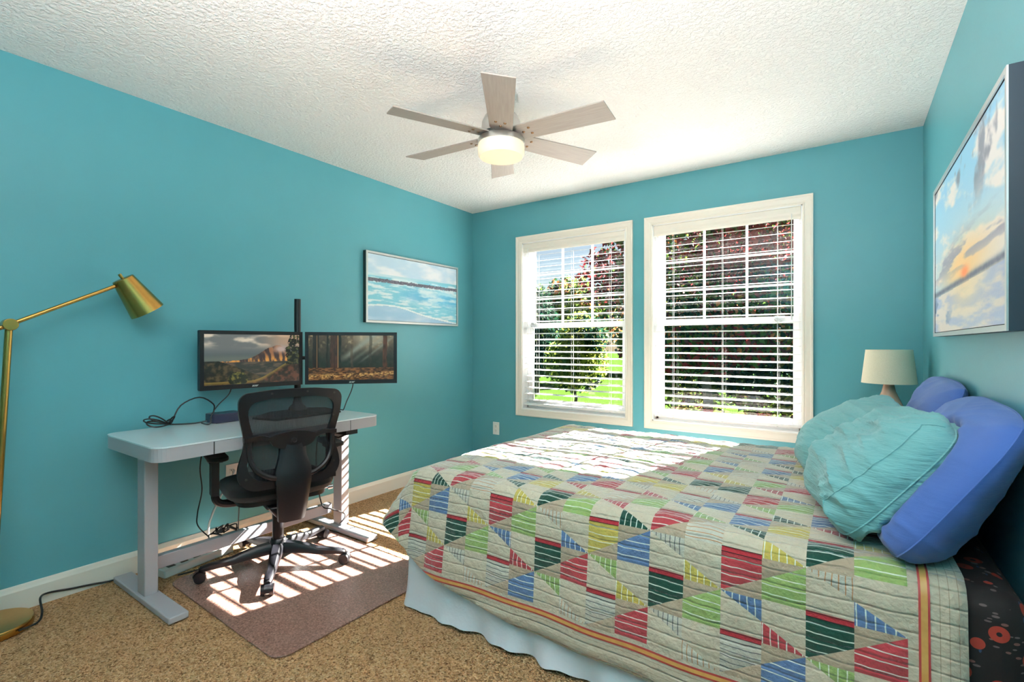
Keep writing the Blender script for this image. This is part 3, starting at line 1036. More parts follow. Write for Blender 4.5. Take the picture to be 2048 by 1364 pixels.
mA, cA, nA = monitor('flat black monitor showing a sunlit mountain valley', (0.118, -2.480), (0.172, -1.912), 0.917, 1.247, mountain, 1)
mB, cB, nB = monitor('angled black monitor showing a forest with light beams', (0.196, -1.902), (0.582, -1.494), 0.917, 1.247, forest, 2)
for c, n in ((cA, nA), (cB, nB)):
    e = Vector((c.x - n.x * 0.05 - POLE[0], c.y - n.y * 0.05 - POLE[1], 1.082 - DZ))
    p0 = Vector((0, 0, 1.082 - DZ))
    nb = Vector((n.x, n.y, 0))
    arm = MB().tube(catmull([p0, p0.lerp(e - nb * 0.045, 0.35) - nb * 0.020, e - nb * 0.045 + (p0 - e).normalized() * 0.05, e - nb * 0.030, e], 6), 0.012, 10)
    arm.cyl(p0 - Vector((0, 0, 0.025)), p0 + Vector((0, 0, 0.025)), 0.028, n=20)
    q = Vector((n.x, n.y, 0)) * 0.008
    arm.cyl(e - q * 1.4, e + q * 0.1, 0.04, n=16)
    arm.build('monitor_arm', BLACKP, ms, smooth=True)

# ------------------------------------------------------------------ things on and under the desk
hub = thing('docking_box', 'small dark navy dock box on desk behind chair', 'box', (0.158, -2.37, DZ))
HUBM = mat('dark_navy_plastic', rgb(34, 36, 58), 0.3)
MB().prism(rrect(-0.055, 0.055, -0.078, 0.078, 0.02), lambda a, b, d: Vector((a, b, d)), 0.0025, 0.050).build('body', HUBM, hub, bevel=0.003)
MB().box(0.045, 0.0555, 0.03, 0.034, 0.012, 0.014).box(-0.045, 0.045, -0.06, 0.06, 0.0, 0.003).build('base_pad', BLACKR, hub)

def cable(label, pts, r=0.003, m=BLACKR, name='cable', n=8):
    o = MB().tube(catmull(pts, n), r, 6).build(name, m, None, smooth=True)
    return tag(o, label, 'cable')

zt = DZ + 0.0046
lp = []
for a0, ln, hz in ((0.45, 0.115, 0.035), (-0.15, 0.10, 0.012), (1.0, 0.10, 0.05), (PI + 0.2, 0.075, 0.02), (PI - 0.45, 0.07, 0.035)):
    # a loop leaving the knot and coming back
    for k in range(7):
        t_ = k / 6
        rad = ln * math.sin(PI * t_)
        wv = 0.030 * math.sin(2 * PI * t_)
        lp.append((0.11 + wv, -2.615 - rad * math.cos(a0 * 0.5) * (1 if abs(a0) < 2 else -1), zt + 0.010 + hz * math.sin(PI * t_) + 0.012 * math.sin(2 * PI * t_) * (1 if a0 > 0 else -1)))
cable('bundled black cable tied in loops on desk end', [(0.14, -2.45, zt + 0.008), (0.12, -2.50, zt), (0.10, -2.57, zt + 0.002)] + lp + [(0.10, -2.60, zt + 0.02), (0.10, -2.56, zt + 0.10), (0.10, -2.47, zt + 0.135), (0.092, -2.395, zt + 0.09), (0.086, -2.39, zt + 0.045), (0.1025, -2.385, zt + 0.022)], 0.0038, n=4)
cable('black cable hanging from the mountain monitor to the desk', [(0.096, -2.295, 0.995), (0.096, -2.30, 0.93), (0.115, -2.325, 0.885), (0.165, -2.405, 0.835), (0.205, -2.455, 0.790), (0.226, -2.470, zt + 0.006), (0.215, -2.482, zt), (0.15, -2.480, zt)], 0.0032)
cable('black cable hanging from the forest monitor to the desk', [(0.358, -1.664, 0.995), (0.358, -1.666, 0.92), (0.354, -1.676, 0.87), (0.343, -1.705, 0.80), (0.335, -1.722, zt + 0.004), (0.31, -1.719, zt), (0.24, -1.714, zt)], 0.0034)
cable('thin black cable drooping from desk to the floor tangle', [(0.20, -2.46, DZ - 0.068), (0.15, -2.47, 0.62), (0.12, -2.475, 0.50), (0.13, -2.47, 0.38), (0.15, -2.50, 0.27), (0.19, -2.515, 0.215), (0.272, -2.495, 0.166)], 0.0032)
cable('black plug cord from outlet down to the floor', [(0.035, -2.252, 0.382), (0.06, -2.25, 0.36), (0.07, -2.245, 0.25), (0.05, -2.24, 0.10), (0.06, -2.24, 0.01)], 0.0034)
cable('grey white power cord curving behind the chair', [(0.012, -2.245, 0.422), (0.06, -2.28, 0.40), (0.12, -2.37, 0.32), (0.11, -2.42, 0.20), (0.09, -2.42, 0.11), (0.08, -2.40, 0.02)], 0.0055, WHITEP)
kn = []
rr = random.Random(4)
for k in range(34):
    kn.append((0.279 + rr.uniform(-0.022, 0.022), -2.47 + 0.10 * k / 34 + rr.uniform(-0.03, 0.03), 0.167 + abs(rr.gauss(0, 0.022))))
cable('tangle of black cable resting on the desk stretcher', [(0.28, -2.50, 0.1635)] + kn + [(0.28, -2.36, 0.1635)], 0.0035, n=4)
cable('short black cable lying on floor under the stretcher', [(0.22, -2.62, 0.004), (0.235, -2.55, 0.004), (0.24, -2.47, 0.004), (0.22, -2.40, 0.004)], 0.0035)
ps = thing('power_strip', 'white power strip lying on carpet behind the desk leg', 'power strip', (0.150, -2.50, 0.0), math.radians(8))
MB().box(-0.032, 0.032, -0.18, 0.18, 0.0, 0.042).build('body', WHITEP, ps, bevel=0.006)
for k in range(5):
    MB().box(-0.014, 0.014, -0.15 + k * 0.062, -0.115 + k * 0.062, 0.0415, 0.0435).build('socket', SLOT, ps)
cable('thin black cable running from monitors to desk leg', [(0.47, -1.95, 0.66), (0.44, -1.98, 0.60), (0.42, -1.97, 0.40), (0.44, -1.95, 0.22), (0.50, -1.93, 0.20), (0.52, -1.86, 0.16), (0.45, -1.80, 0.10), (0.40, -1.80, 0.05)], 0.004)

# ------------------------------------------------------------------ chair mat
def mat_plastic():
    t = NT('brown_clear_mat_plastic')
    v = t.noise(130, 4, 0.8)
    rp = t.new('ShaderNodeValToRGB')
    rp.color_ramp.elements[0].position = 0.36
    rp.color_ramp.elements[1].position = 0.66
    t.link(v, rp.inputs[0])
    t.set('Base Color', t.mix(rp.outputs[0], rgb(104, 74, 66), rgb(176, 138, 124)))
    t.set('Roughness', 0.22)
    t.set('Alpha', 0.86)
    t.set('Normal', t.bump(t.noise(180, 3), 0.25, 0.003))
    return t.m
mo = MB().prism(rrect(-0.505, 0.505, -0.425, 0.425, 0.06, 8), lambda a, b, d: Vector((a, b, d)), 0.002, 0.010).build('chair_mat', mat_plastic(), None, bevel=0.002)
mo.location = (0.785, -2.268, 0.0)
mo.rotation_euler = (0, 0, math.radians(-1.5))
tag(mo, 'brown translucent plastic chair mat on the carpet', 'chair mat')

# ------------------------------------------------------------------ office chair
MZ = 0.0105
chair = thing('office_chair', 'black mesh-back office chair with armrests on five casters', 'chair', (0.519, -2.265, MZ), math.radians(74))
cb = chair
# base
MB().lathe([(0.0, 0.075), (0.042, 0.075), (0.046, 0.10), (0.040, 0.128), (0.034, 0.135), (0.0, 0.135)], n=24).build('base_hub', BLACKP, cb, smooth=True)
world_rot = math.radians(74)
first_leg = None
def leg_mesh():
    m = MB()
    secs = [(0.03, 0.118, 0.030, 0.052), (0.10, 0.112, 0.027, 0.048), (0.17, 0.098, 0.024, 0.038), (0.212, 0.086, 0.022, 0.032), (0.26, 0.083, 0.021, 0.028), (0.315, 0.079, 0.020, 0.024), (0.345, 0.073, 0.018, 0.020), (0.356, 0.066, 0.012, 0.014)]
    vs, fs = [], []
    for x, z, hw, hh in secs:
        vs += [(x, -hw, z - hh), (x, hw, z - hh), (x, hw, z - hh * 0.3), (x, hw * 0.6, z), (x, -hw * 0.6, z), (x, -hw, z - hh * 0.3)]
    for i in range(len(secs) - 1):
        fs += [(i * 6 + k, i * 6 + (k + 1) % 6, (i + 1) * 6 + (k + 1) % 6, (i + 1) * 6 + k) for k in range(6)]
    fs += [(5, 4, 3, 2, 1, 0), tuple(range((len(secs) - 1) * 6, len(secs) * 6))]
    return m.add(vs, fs)
def caster_meshes(par):
    c = MB()
    c.cyl((0.342, 0, 0.074), (0.342, 0, 0.040), 0.009, n=10)
    hood = []
    for k in range(9):
        a = PI * k / 8 * 1.15 - 0.25
        hood.append([(0.352 + 0.029 * math.cos(a), y, 0.028 + 0.029 * math.sin(a)) for y in (-0.012, 0.012)])
    c.grid(hood)
    c.build('caster_hood', BLACKP, par, smooth=True)
    wm = MB()
    for s in (-1, 1):
        wm.cyl((0.352, s * 0.010, 0.027), (0.352, s * 0.027, 0.027), 0.027, 0.025, n=20)
    wm.build('caster_wheel', BLACKP, par, smooth=True)
for k in range(5):
    a = math.radians(35 + 72 * k) - world_rot
    if first_leg is None:
        l = leg_mesh().build('base_leg', BLACKP, cb, smooth=True)
        caster_meshes(l)
        first_leg = l
    else:
        l = dup(first_leg, cb)
    l.rotation_euler = (0, 0, a)
MB().cyl((0, 0, 0.13), (0, 0, 0.27), 0.028, n=20).cyl((0, 0, 0.27), (0, 0, 0.36), 0.018, n=16).build('gas_column', BLACKP, cb, smooth=True)
mech = MB().box(-0.09, 0.09, -0.15, 0.13, 0.335, 0.385)
mech.add([(-0.05, -0.20, 0.30), (0.05, -0.20, 0.30), (0.07, 0.06, 0.31), (-0.07, 0.06, 0.31), (-0.09, -0.20, 0.36), (0.09, -0.20, 0.36), (0.09, 0.10, 0.36), (-0.09, 0.10, 0.36)],
         [(3, 2, 1, 0), (4, 5, 6, 7), (0, 1, 5, 4), (1, 2, 6, 5), (2, 3, 7, 6), (3, 0, 4, 7)])
mech.build('tilt_mechanism', BLACKP, cb, bevel=0.008)
lv = MB().cyl((0.08, 0.02, 0.35), (0.27, 0.0, 0.355), 0.006, n=8).cyl((0.26, 0.0, 0.355), (0.285, -0.002, 0.355), 0.014, n=12)
lv.build('lever', CHROME, cb, smooth=True)
lv = MB().cyl((-0.08, 0.05, 0.35), (-0.22, 0.10, 0.345), 0.006, n=8).box(-0.27, -0.19, 0.085, 0.125, 0.338, 0.352)
lv.build('lever', BLACKP, cb, smooth=True)
MB().cyl((0, 0.16, 0.34), (0, 0.20, 0.29), 0.03, n=16).build('tension_knob', BLACKP, cb, smooth=True)
# seat
def cushion(hx, hy, zc, hz, n=28, m=10, p=4.0, droop=0.02):
    rows = []
    for i in range(m + 1):
        f = -PI / 2 + PI * i / m
        cz = math.copysign(abs(math.sin(f)) ** 0.75, f)
        cr = abs(math.cos(f)) ** 0.55
        row = []
        for k in range(n + 1):
            t = 2 * PI * k / n
            ct, st = math.cos(t), math.sin(t)
            x = hx * cr * math.copysign(abs(ct) ** (2 / p), ct)
            y = hy * cr * math.copysign(abs(st) ** (2 / p), st)
            z = zc + hz * cz - droop * max(0, (y / hy)) ** 3 * 1.2 - 0.010 * (1 - (x / hx) ** 2) * (1 if cz > 0 else 0)
            row.append((x, y, z))
        rows.append(row)
    return MB().grid(rows)
so = cushion(0.255, 0.245, 0.425, 0.052).build('seat_cushion', BLACKF, cb, smooth=True)
so.location = (0, 0.045, 0)
MB().prism(rrect(-0.21, 0.21, -0.17, 0.23, 0.08), lambda a, b, d: Vector((a, b, d)), 0.370, 0.392).build('seat_pan', BLACKP, cb, smooth=True)
# backrest: outline in (x, z), depth follows a curved shell
def back_y(x, z):
    lean = -0.238 - 0.034 * ((z - 0.50) / 0.44)
    return lean - 0.024 * (1 - (x / 0.24) ** 2) + 0.018 * math.exp(-((z - 0.68) / 0.12) ** 2)
def outline(scale_in):
    pts = []
    top_z, bot_z = 0.945 - scale_in, 0.470 + scale_in
    wt, wm, wb = 0.236 - scale_in, 0.200 - scale_in, 0.236 - scale_in
    rt, rb = 0.05, 0.085
    N = 8
    for i in range(N + 1):       # top right corner
        a = PI / 2 - PI / 2 * i / N
        pts.append((wt - rt + rt * math.cos(a), top_z - rt + rt * math.sin(a) - 0.010))
    for i in range(1, 10):
        t = i / 10
        z = lerp(top_z - rt, bot_z + rb, t)
        x = lerp(wt, wb, t) - (wt - wm) * math.sin(PI * t ** 1.3) ** 2 * 0.75
        pts.append((x, z))
    for i in range(N + 1):
        a = -PI / 2 * i / N
        pts.append((wb - rb + rb * math.cos(a), bot_z + rb + rb * math.sin(a)))
    left = [(-x, z) for x, z in reversed(pts)]
    top = [(0.10 * k, top_z + 0.002 * (1.0 - abs(k))) for k in (-1, -0.5, 0, 0.5, 1)]
    return pts + left + top
oo, ii = outline(0.0), outline(0.040)
n = len(oo)
vs, fs = [], []
for (x, z), (xi, zi) in zip(oo, ii):
    y0, y1 = back_y(x, z), back_y(xi, zi)
    vs += [(x, y0 + 0.010, z), (x, y0 - 0.012, z), (xi, y1 - 0.012, zi), (xi, y1 + 0.010, zi)]
for k in range(n):
    j = (k + 1) % n
    fs += [(k * 4 + q, k * 4 + (q + 1) % 4, j * 4 + (q + 1) % 4, j * 4 + q) for q in range(4)]
bf = MB().add(vs, fs).build('back_frame', BLACKP, cb, smooth=True)
for x, z in ((-0.10, 0.928), (0.06, 0.930), (0.195, 0.915), (-0.200, 0.53), (0.205, 0.56), (0.195, 0.80), (0.190, 0.70)):
    y = back_y(x, z)
    MB().cyl((x, y - 0.010, z), (x, y - 0.0130, z), 0.0055, n=8).build('bolt', SLOT, bf)
def mesh_fabric():
    t = NT('black_chair_mesh')
    t.set('Base Color', rgb(18, 18, 24))
    t.set('Roughness', 0.7)
    mp = t.new('ShaderNodeMapping')
    mp.inputs['Scale'].default_value = (1, 1, 1)
    t.link(t.coord(), mp.inputs[0])
    wv = t.new('ShaderNodeTexWave', wave_type='BANDS', bands_direction='X')
    wv.inputs['Scale'].default_value = 90
    t.link(mp.outputs[0], wv.inputs[0])
    t.set('Alpha', t.math('ADD', t.math('MULTIPLY', wv.outputs[1], 0.16), 0.80))
    return t.m
rows = []
for j in range(17):
    z = lerp(0.506, 0.912, j / 16)
    wz = 0
    for (x, zo) in oo[:n // 2]:
        pass
    hw = 0.204 if z > 0.56 else 0.204 - 0.06 * ((0.56 - z) / 0.05) ** 2
    t_ = (0.945 - z) / 0.475
    hw = min(hw, 0.212 - 0.030 * math.sin(PI * min(1, max(0, t_)) ** 1.3) ** 2)
    rows.append([(lerp(-hw, hw, i / 16), back_y(lerp(-hw, hw, i / 16), z) + 0.002, z) for i in range(17)])
MB().grid(rows).build('mesh_panel', mesh_fabric(), cb, smooth=True)
# lumbar bar
up, dn = [], []
for i in range(33):
    x = lerp(-0.212, 0.212, i / 32)
    body = max(0.0, 1 - (x / 0.105) ** 2) ** 0.6
    mid = 0.700 + 0.012 * math.cos(x * 12) + (0.025 if abs(x) > 0.15 else 0.025 * sstep(0.08, 0.15, np.array(abs(x))).item())
    up.append((x, mid + 0.010 + 0.020 * body))
    dn.append((x, mid - 0.010 - 0.046 * body))
poly = up + dn[::-1]
m = MB()
npol = len(up)
vs, fs = [], []
for i in range(npol):
    for (x, z) in (up[i], dn[i]):
        yb = back_y(x, z)
        vs += [(x, yb - 0.016, z), (x, yb - 0.032 - 0.006 * max(0, 1 - (x / 0.1) ** 2), z)]
for i in range(npol - 1):
    a, b = i * 4, (i + 1) * 4
    fs += [(a + 1, b + 1, b + 3, a + 3), (a, a + 2, b + 2, b), (a, b, b + 1, a + 1), (a + 2, a + 3, b + 3, b + 2)]
fs += [(0, 1, 3, 2), (npol * 4 - 4, npol * 4 - 2, npol * 4 - 1, npol * 4 - 3)]
lum = MB().add(vs, fs).build('lumbar_support', BLACKP, cb, smooth=True)
yb = back_y(0, 0.700) - 0.038
MB().lathe([(0.0, 0.0), (0.016, 0.0), (0.016, 0.003), (0.011, 0.004), (0.009, 0.002), (0.0, 0.002)], (0, yb, 0.698), 20, Matrix.Rotation(PI / 2, 3, 'X')).build('knob', BLACKP, lum, smooth=True)
# spine and curved struts
secs = [(0.685, 0.056, 0.0), (0.62, 0.062, -0.004), (0.555, 0.082, -0.012), (0.50, 0.080, -0.02), (0.43, 0.072, -0.02), (0.36, 0.066, -0.012), (0.30, 0.060, 0.0)]
vs, fs = [], []
for z, hw, dy in secs:
    y = back_y(0, max(z, 0.5)) + (0.0 if z > 0.5 else (0.5 - z) * 0.12) - 0.026 + dy
    vs += [(-hw, y + 0.035, z), (-hw, y + 0.006, z), (-hw * 0.6, y - 0.012, z), (hw * 0.6, y - 0.012, z), (hw, y + 0.006, z), (hw, y + 0.035, z)]
for i in range(len(secs) - 1):
    fs += [(i * 6 + k, i * 6 + (k + 1) % 6, (i + 1) * 6 + (k + 1) % 6, (i + 1) * 6 + k) for k in range(6)]
fs += [(5, 4, 3, 2, 1, 0), tuple(range((len(secs) - 1) * 6, len(secs) * 6))]
MB().add(vs, fs).build('back_spine', BLACKP, cb, smooth=True)
MB().box(-0.05, 0.05, -0.26, -0.12, 0.315, 0.36).build('spine_foot', BLACKP, cb, bevel=0.006)
for s in (-1, 1):
    pts = catmull([(s * 0.190, back_y(s * 0.19, 0.70) - 0.018, 0.71), (s * 0.186, back_y(s * 0.186, 0.62) - 0.020, 0.625), (s * 0.155, back_y(s * 0.15, 0.56) - 0.024, 0.565), (s * 0.10, back_y(s * 0.10, 0.53) - 0.028, 0.53), (s * 0.05, back_y(0, 0.515) - 0.028, 0.52)], 5)
    MB().tube(pts, 0.012, 8).build('back_strut', BLACKP, cb, smooth=True)
# arms
for s in (-1, 1):
    m = MB()
    m.tube(catmull([(s * 0.12, 0.03, 0.355), (s * 0.22, 0.03, 0.352), (s * 0.275, 0.03, 0.375), (s * 0.287, 0.03, 0.43)], 5), 0.018, 8)
    m.box(s * 0.287 - 0.017, s * 0.287 + 0.017, 0.03 - 0.034, 0.03 + 0.034, 0.41, 0.585)
    m.box(s * 0.285 - 0.03, s * 0.285 + 0.03, -0.01, 0.08, 0.575, 0.595)
    ap = m.build('armrest', BLACKP, cb, smooth=True)
    pad = MB().prism(rrect(s * 0.283 - 0.044, s * 0.283 + 0.044, -0.095, 0.150, 0.035), lambda a, b, d: Vector((a, b, d)), 0.594, 0.616).build('arm_pad', BLACKF, ap, bevel=0.006)

# ------------------------------------------------------------------ floor lamp
lamp = thing('floor_lamp', 'brushed brass floor lamp with cone shade and round base', 'lamp', (0.140, -3.262, 0.0))
def L(y, z, x=0.14):
    return Vector((x - 0.140, y + 3.262, z))
MB().lathe([(0.0, 0.004), (0.129, 0.004), (0.130, 0.008), (0.130, 0.030), (0.127, 0.034), (0.0, 0.034)], n=48).build('base', BRASS, lamp, smooth=True)
MB().cyl(L(-3.262, 0.03), L(-3.207, 1.252), 0.0125, n=20).build('pole', BRASS, lamp, smooth=True)
jp = L(-3.207, 1.252)
MB().cyl(jp + Vector((-0.022, 0, 0)), jp + Vector((0.030, 0, 0)), 0.0245, n=28).build('joint', BRASS, lamp, smooth=True, bevel=0.002)
ea = L(-2.842, 1.452)
da = (ea - jp).normalized()
MB().cyl(jp - da * 0.16, ea, 0.0085, n=16).build('arm', BRASS, lamp, smooth=True)
ha, hbm = L(-2.823, 1.486), L(-2.722, 1.334)
hd = (hbm - ha).normalized()
q = hd.to_track_quat('Z', 'X').to_matrix()
hl = (hbm - ha).length
MB().lathe([(0.0, 0.0), (0.044, 0.0), (0.0465, 0.002), (0.0465, 0.004), (0.0755, hl), (0.0735, hl), (0.044, 0.008), (0.0, 0.008)], ha, 40, q).build('shade', BRASS, lamp, smooth=True)
MB().cyl(ha - hd * 0.024, ha + hd * 0.002, 0.0075, n=16).build('switch_knob', BRASS, lamp, smooth=True)
sw = ea + Vector((0.0, 0.012, 0.002))
MB().cyl(ea - da * 0.004, ea + da * 0.022, 0.011, n=14).sphere(ea + da * 0.008, 0.0125, 12, 8).build('swivel', BLACKP, lamp, smooth=True)
cable('black lamp cord along the baseboard to the desk', [(0.262, -3.20, 0.02), (0.235, -3.14, 0.016), (0.18, -3.115, 0.03), (0.08, -3.10, 0.055), (0.024, -3.06, 0.045), (0.021, -2.98, 0.030), (0.020, -2.90, 0.018), (0.022, -2.84, 0.008), (0.03, -2.75, 0.006)], 0.0042)

# ------------------------------------------------------------------ table lamp and nightstand
NSZ = 0.60
ns = thing('nightstand', 'plain wooden nightstand in the corner under the table lamp', 'nightstand', (3.13, -0.29, 0))
NSM = mat('brown_nightstand_wood', rgb(96, 66, 46), 0.45, var=(6, 0.2))
MB().box(-0.22, 0.22, -0.24, 0.24, NSZ - 0.025, NSZ).build('top', NSM, ns, bevel=0.004)
MB().box(-0.20, 0.20, -0.22, 0.22, 0.12, NSZ - 0.025).build('body', NSM, ns)
for zz0 in (0.15, 0.37):
    d_ = MB().box(-0.212, -0.199, -0.20, 0.20, zz0, zz0 + 0.19).build('drawer', NSM, ns, bevel=0.003)
    MB().sphere((-0.222, 0, zz0 + 0.095), 0.012, 10, 6).build('knob', NICKEL, d_, smooth=True)
for sx in (-1, 1):
    for sy in (-1, 1):
        MB().cyl((sx * 0.18, sy * 0.20, 0.0), (sx * 0.18, sy * 0.20, 0.125), 0.014, 0.02, n=10).build('leg', NSM, ns)
tl = thing('table_lamp', 'tan ceramic table lamp with cream linen drum shade', 'lamp', (3.195, -0.30, NSZ))
CERAM = mat('tan_ceramic', rgb(206, 168, 142), 0.18, coat=0.4)
def linen():
    t = NT('cream_linen_shade')
    n = t.noise(260, 3)
    t.set('Base Color', t.mix(n, rgb(205, 198, 172), rgb(232, 226, 204)))
    t.set('Roughness', 0.9)
    t.set('Normal', t.bump(n, 0.3, 0.002))
    return t.m
MB().lathe([(0.0, 0.0), (0.082, 0.0), (0.090, 0.03), (0.094, 0.09), (0.088, 0.16), (0.073, 0.215), (0.050, 0.265), (0.032, 0.31), (0.024, 0.35), (0.022, 0.385), (0.0, 0.385)], n=36).build('lamp_body', CERAM, tl, smooth=True)
MB().lathe([(0.1245, 0.356), (0.1045, 0.540), (0.1020, 0.540), (0.1220, 0.356), (0.1245, 0.356)], n=48).build('lamp_shade', linen(), tl, smooth=True)
spd = MB().cyl((0, 0, 0.385), (0, 0, 0.47), 0.012, n=12)
for k in range(3):
    a = 2 * PI * k / 3
    spd.cyl((0, 0, 0.45), (0.11 * math.cos(a), 0.11 * math.sin(a), 0.45), 0.0016, n=6)
spd.build('shade_spider', NICKEL, tl)

# ------------------------------------------------------------------ bed
BX0, BX1, BY0, BY1 = 1.37, 3.352, -2.160, -0.640     # foot, head, near side, far side
BTOP = 0.600
def floral():
    t = NT('black_floral_sheet')
    co = t.coord()
    def spots(scale, thr, c, base, rnd, seed):
        v = t.new('ShaderNodeTexVoronoi')
        v.inputs['Scale'].default_value = scale
        v.inputs['Randomness'].default_value = 1.0
        mp = t.new('ShaderNodeMapping')
        mp.inputs['Location'].default_value = (seed, seed * 1.7, seed * 0.3)
        mp.inputs['Rotation'].default_value = (0, 0.5, 0.4)
        mp.inputs['Scale'].default_value = rnd
        t.link(co, mp.inputs[0])
        t.link(mp.outputs[0], v.inputs['Vector'])
        sep = t.new('ShaderNodeSeparateColor')
        t.link(v.outputs['Color'], sep.inputs[0])
        on = t.math('MULTIPLY', t.math('LESS_THAN', v.outputs['Distance'], thr), t.math('GREATER_THAN', sep.outputs[0], 0.62))
        return t.mix(on, base, c)
    b = spots(34, 0.24, rgb(84, 77, 77), rgb(4, 4, 6), (1, 1, 2.6), 1.0)
    b = spots(30, 0.2, rgb(30, 51, 77), b, (2.2, 1, 1), 4.0)
    b = spots(38, 0.25, rgb(98, 70, 64), b, (1, 1, 2.0), 7.0)
    b = spots(19, 0.36, rgb(133, 43, 30), b, (1, 1, 1), 2.3)
    b = spots(19, 0.12, rgb(7, 5, 7), b, (1, 1, 1), 2.3)
    t.set('Base Color', b)
    t.set('Roughness', 0.85)
    return t.m
FLORAL = floral()
SKIRT = mat('white_bed_skirt_cotton', rgb(222, 224, 232), 0.9, bump=(60, 0.15, 0.01))
BOXM = mat('grey_box_spring_cloth', rgb(180, 180, 182), 0.9)
bed = thing('bed', 'queen bed with black floral sheet and white gathered skirt', 'bed', ((BX0 + BX1) / 2, (BY0 + BY1) / 2, 0))
bl = Matrix.Translation((-(BX0 + BX1) / 2, -(BY0 + BY1) / 2, 0))
MB().box(BX0 + 0.02, BX1 - 0.002, BY0 + 0.015, BY1 - 0.015, 0.33, BTOP - 0.006, bl).build('mattress', FLORAL, bed, bevel=0.055, seg=5)
MB().box(BX0 + 0.03, BX1 - 0.01, BY0 + 0.02, BY1 - 0.02, 0.16, 0.33, bl).build('box_spring', BOXM, bed, bevel=0.02)
for x in (BX0 + 0.10, (BX0 + BX1) / 2, BX1 - 0.10):
    for y in (BY0 + 0.12, BY1 - 0.12):
        MB().cyl(bl @ Vector((x, y, 0)), bl @ Vector((x, y, 0.165)), 0.022, n=10).build('leg', BLACKP, bed)
# gathered skirt: near side, foot, far side
def skirt_pt(s, z):
    """s runs along near side (from head), foot, far side; wavy towards the hem"""
    L1 = BX1 - 0.03 - BX0
    L2 = BY1 - BY0
    w_ = (1 - z / 0.34)
    near_corner = math.exp(-((s - L1) / 0.22) ** 2)
    low = w_ ** 4
    amp = 0.018 * low * (1 - 0.85 * near_corner)
    wave = amp * (math.sin(s * 23 + 1.3 * math.sin(s * 5.1)) + 0.45 * math.sin(s * 51 + 2))
    z2 = 0.008 + z * (1 - 0.008 / 0.34) + 0.012 * w_ * (1 - near_corner) * (0.5 + 0.5 * math.sin(s * 23 + 1.3 * math.sin(s * 5.1) + 0.8))
    out = -0.004 + 0.020 * low
    if s < L1 - 0.03:
        return (BX1 - 0.03 - s, BY0 - out - wave, z2)
    if s < L1 + 0.03:
        a = (s - L1 + 0.03) / 0.06 * PI / 2
        return (BX0 + 0.03 - (0.03 + out + wave) * math.sin(a), BY0 + 0.03 - (0.03 + out + wave) * math.cos(a), z2)
    if s < L1 + L2 - 0.03:
        return (BX0 - out - wave, BY0 + (s - L1), z2)
    return (BX0 + (s - L1 - L2 + 0.03), BY1 + out + wave, z2)
Ltot = (BX1 - 0.03 - BX0) + (BY1 - BY0) + 1.6
rows = []
for j in range(13):
    z = 0.34 * j / 12
    rows.append([bl @ Vector(skirt_pt(Ltot * i / 620, z)) for i in range(621)])
MB().grid(rows).build('bed_skirt', SKIRT, bed, smooth=True)

# ------------------------------------------------------------------ quilt
RQ = 0.062
XF, YN, YF = BX0 + RQ, BY0 + RQ, BY1 - RQ
VFAR = YN - YF                                     # negative: far pivot line
UHEAD = 3.235
ZQ = 0.612
def ztop(x, y):
    return ZQ + 0.010 * math.sin((x - 1.2) * 2.2) * math.sin((y + 2.2) * 2.0) + 0.003 * math.sin(x * 9 + y * 7)
def drape(u, v, off=0.0):
    a = max(0.0, XF - u)
    b = max(0.0, v)
    c = max(0.0, VFAR - v)
    x = max(u, XF)
    y = YN - min(0.0, max(v, VFAR))
    zt_ = ztop(x, y)
    r = math.hypot(a, max(b, c))
    if r < 1e-9:
        return Vector((x, y, zt_ + off))
    if c > b:
        th = math.atan2(a, c)
        dx, dy = -math.sin(th), math.cos(th)
    else:
        th = math.atan2(a, b)
        dx, dy = -math.sin(th), -math.cos(th)
    corner = math.sin(min(1.0, th / math.radians(58)) * PI / 2) ** 2 if th < math.radians(58) else math.cos((th - math.radians(58)) / math.radians(32) * PI / 2) ** 2
    sb = 0.085 + 0.42 * corner
    # the side panel already swings out a little near the foot
    if a == 0 and c <= b:
        sb += 0.06 * math.exp(-((u - XF) / 0.25))
    elif c <= b:
        sb += 0.06
    beta = math.asin(min(0.9, sb))
    phm = PI / 2 - beta
    s1 = RQ * phm
    if r < s1:
        ph = r / RQ
        out, drop = RQ * math.sin(ph), RQ * (1 - math.cos(ph))
    else:
        ph = phm
        out = RQ * math.sin(phm) + (r - s1) * math.cos(phm)
        drop = RQ * (1 - math.cos(phm)) + (r - s1) * math.sin(phm)
        k = min(1.0, (r - s1) / 0.25)
        if a == 0:
            out += k * (0.007 * math.sin(u * 8.0 + 0.6) + 0.004 * math.sin(u * 19 + v * 5))
    n = Vector((dx * math.sin(ph), dy * math.sin(ph), math.cos(ph)))
    return Vector((x + dx * out, y + dy * out, zt_ - drop)) + n * off

CLIP = [(UHEAD, 0.532), (2.0, 0.527), (1.75, 0.492), (1.50, 0.430), (1.33, 0.340), (1.20, 0.215), (1.11, 0.0), (1.03, -0.3), (1.03, VFAR - 0.25), (UHEAD, VFAR - 0.25)]
def clip_half(poly, a, b, c):
    out = []
    n = len(poly)
    for i in range(n):
        p, q = poly[i], poly[(i + 1) % n]
        dp, dq = a * p[0] + b * p[1] - c, a * q[0] + b * q[1] - c
        if dp <= 1e-9:
            out.append(p)
        if (dp < -1e-9 and dq > 1e-9) or (dp > 1e-9 and dq < -1e-9):
            t = dp / (dp - dq)
            out.append((p[0] + (q[0] - p[0]) * t, p[1] + (q[1] - p[1]) * t))
    return out
def area2(poly):
    return sum(poly[i][0] * poly[(i + 1) % len(poly)][1] - poly[(i + 1) % len(poly)][0] * poly[i][1] for i in range(len(poly)))
CS = 1 if area2(CLIP) > 0 else -1
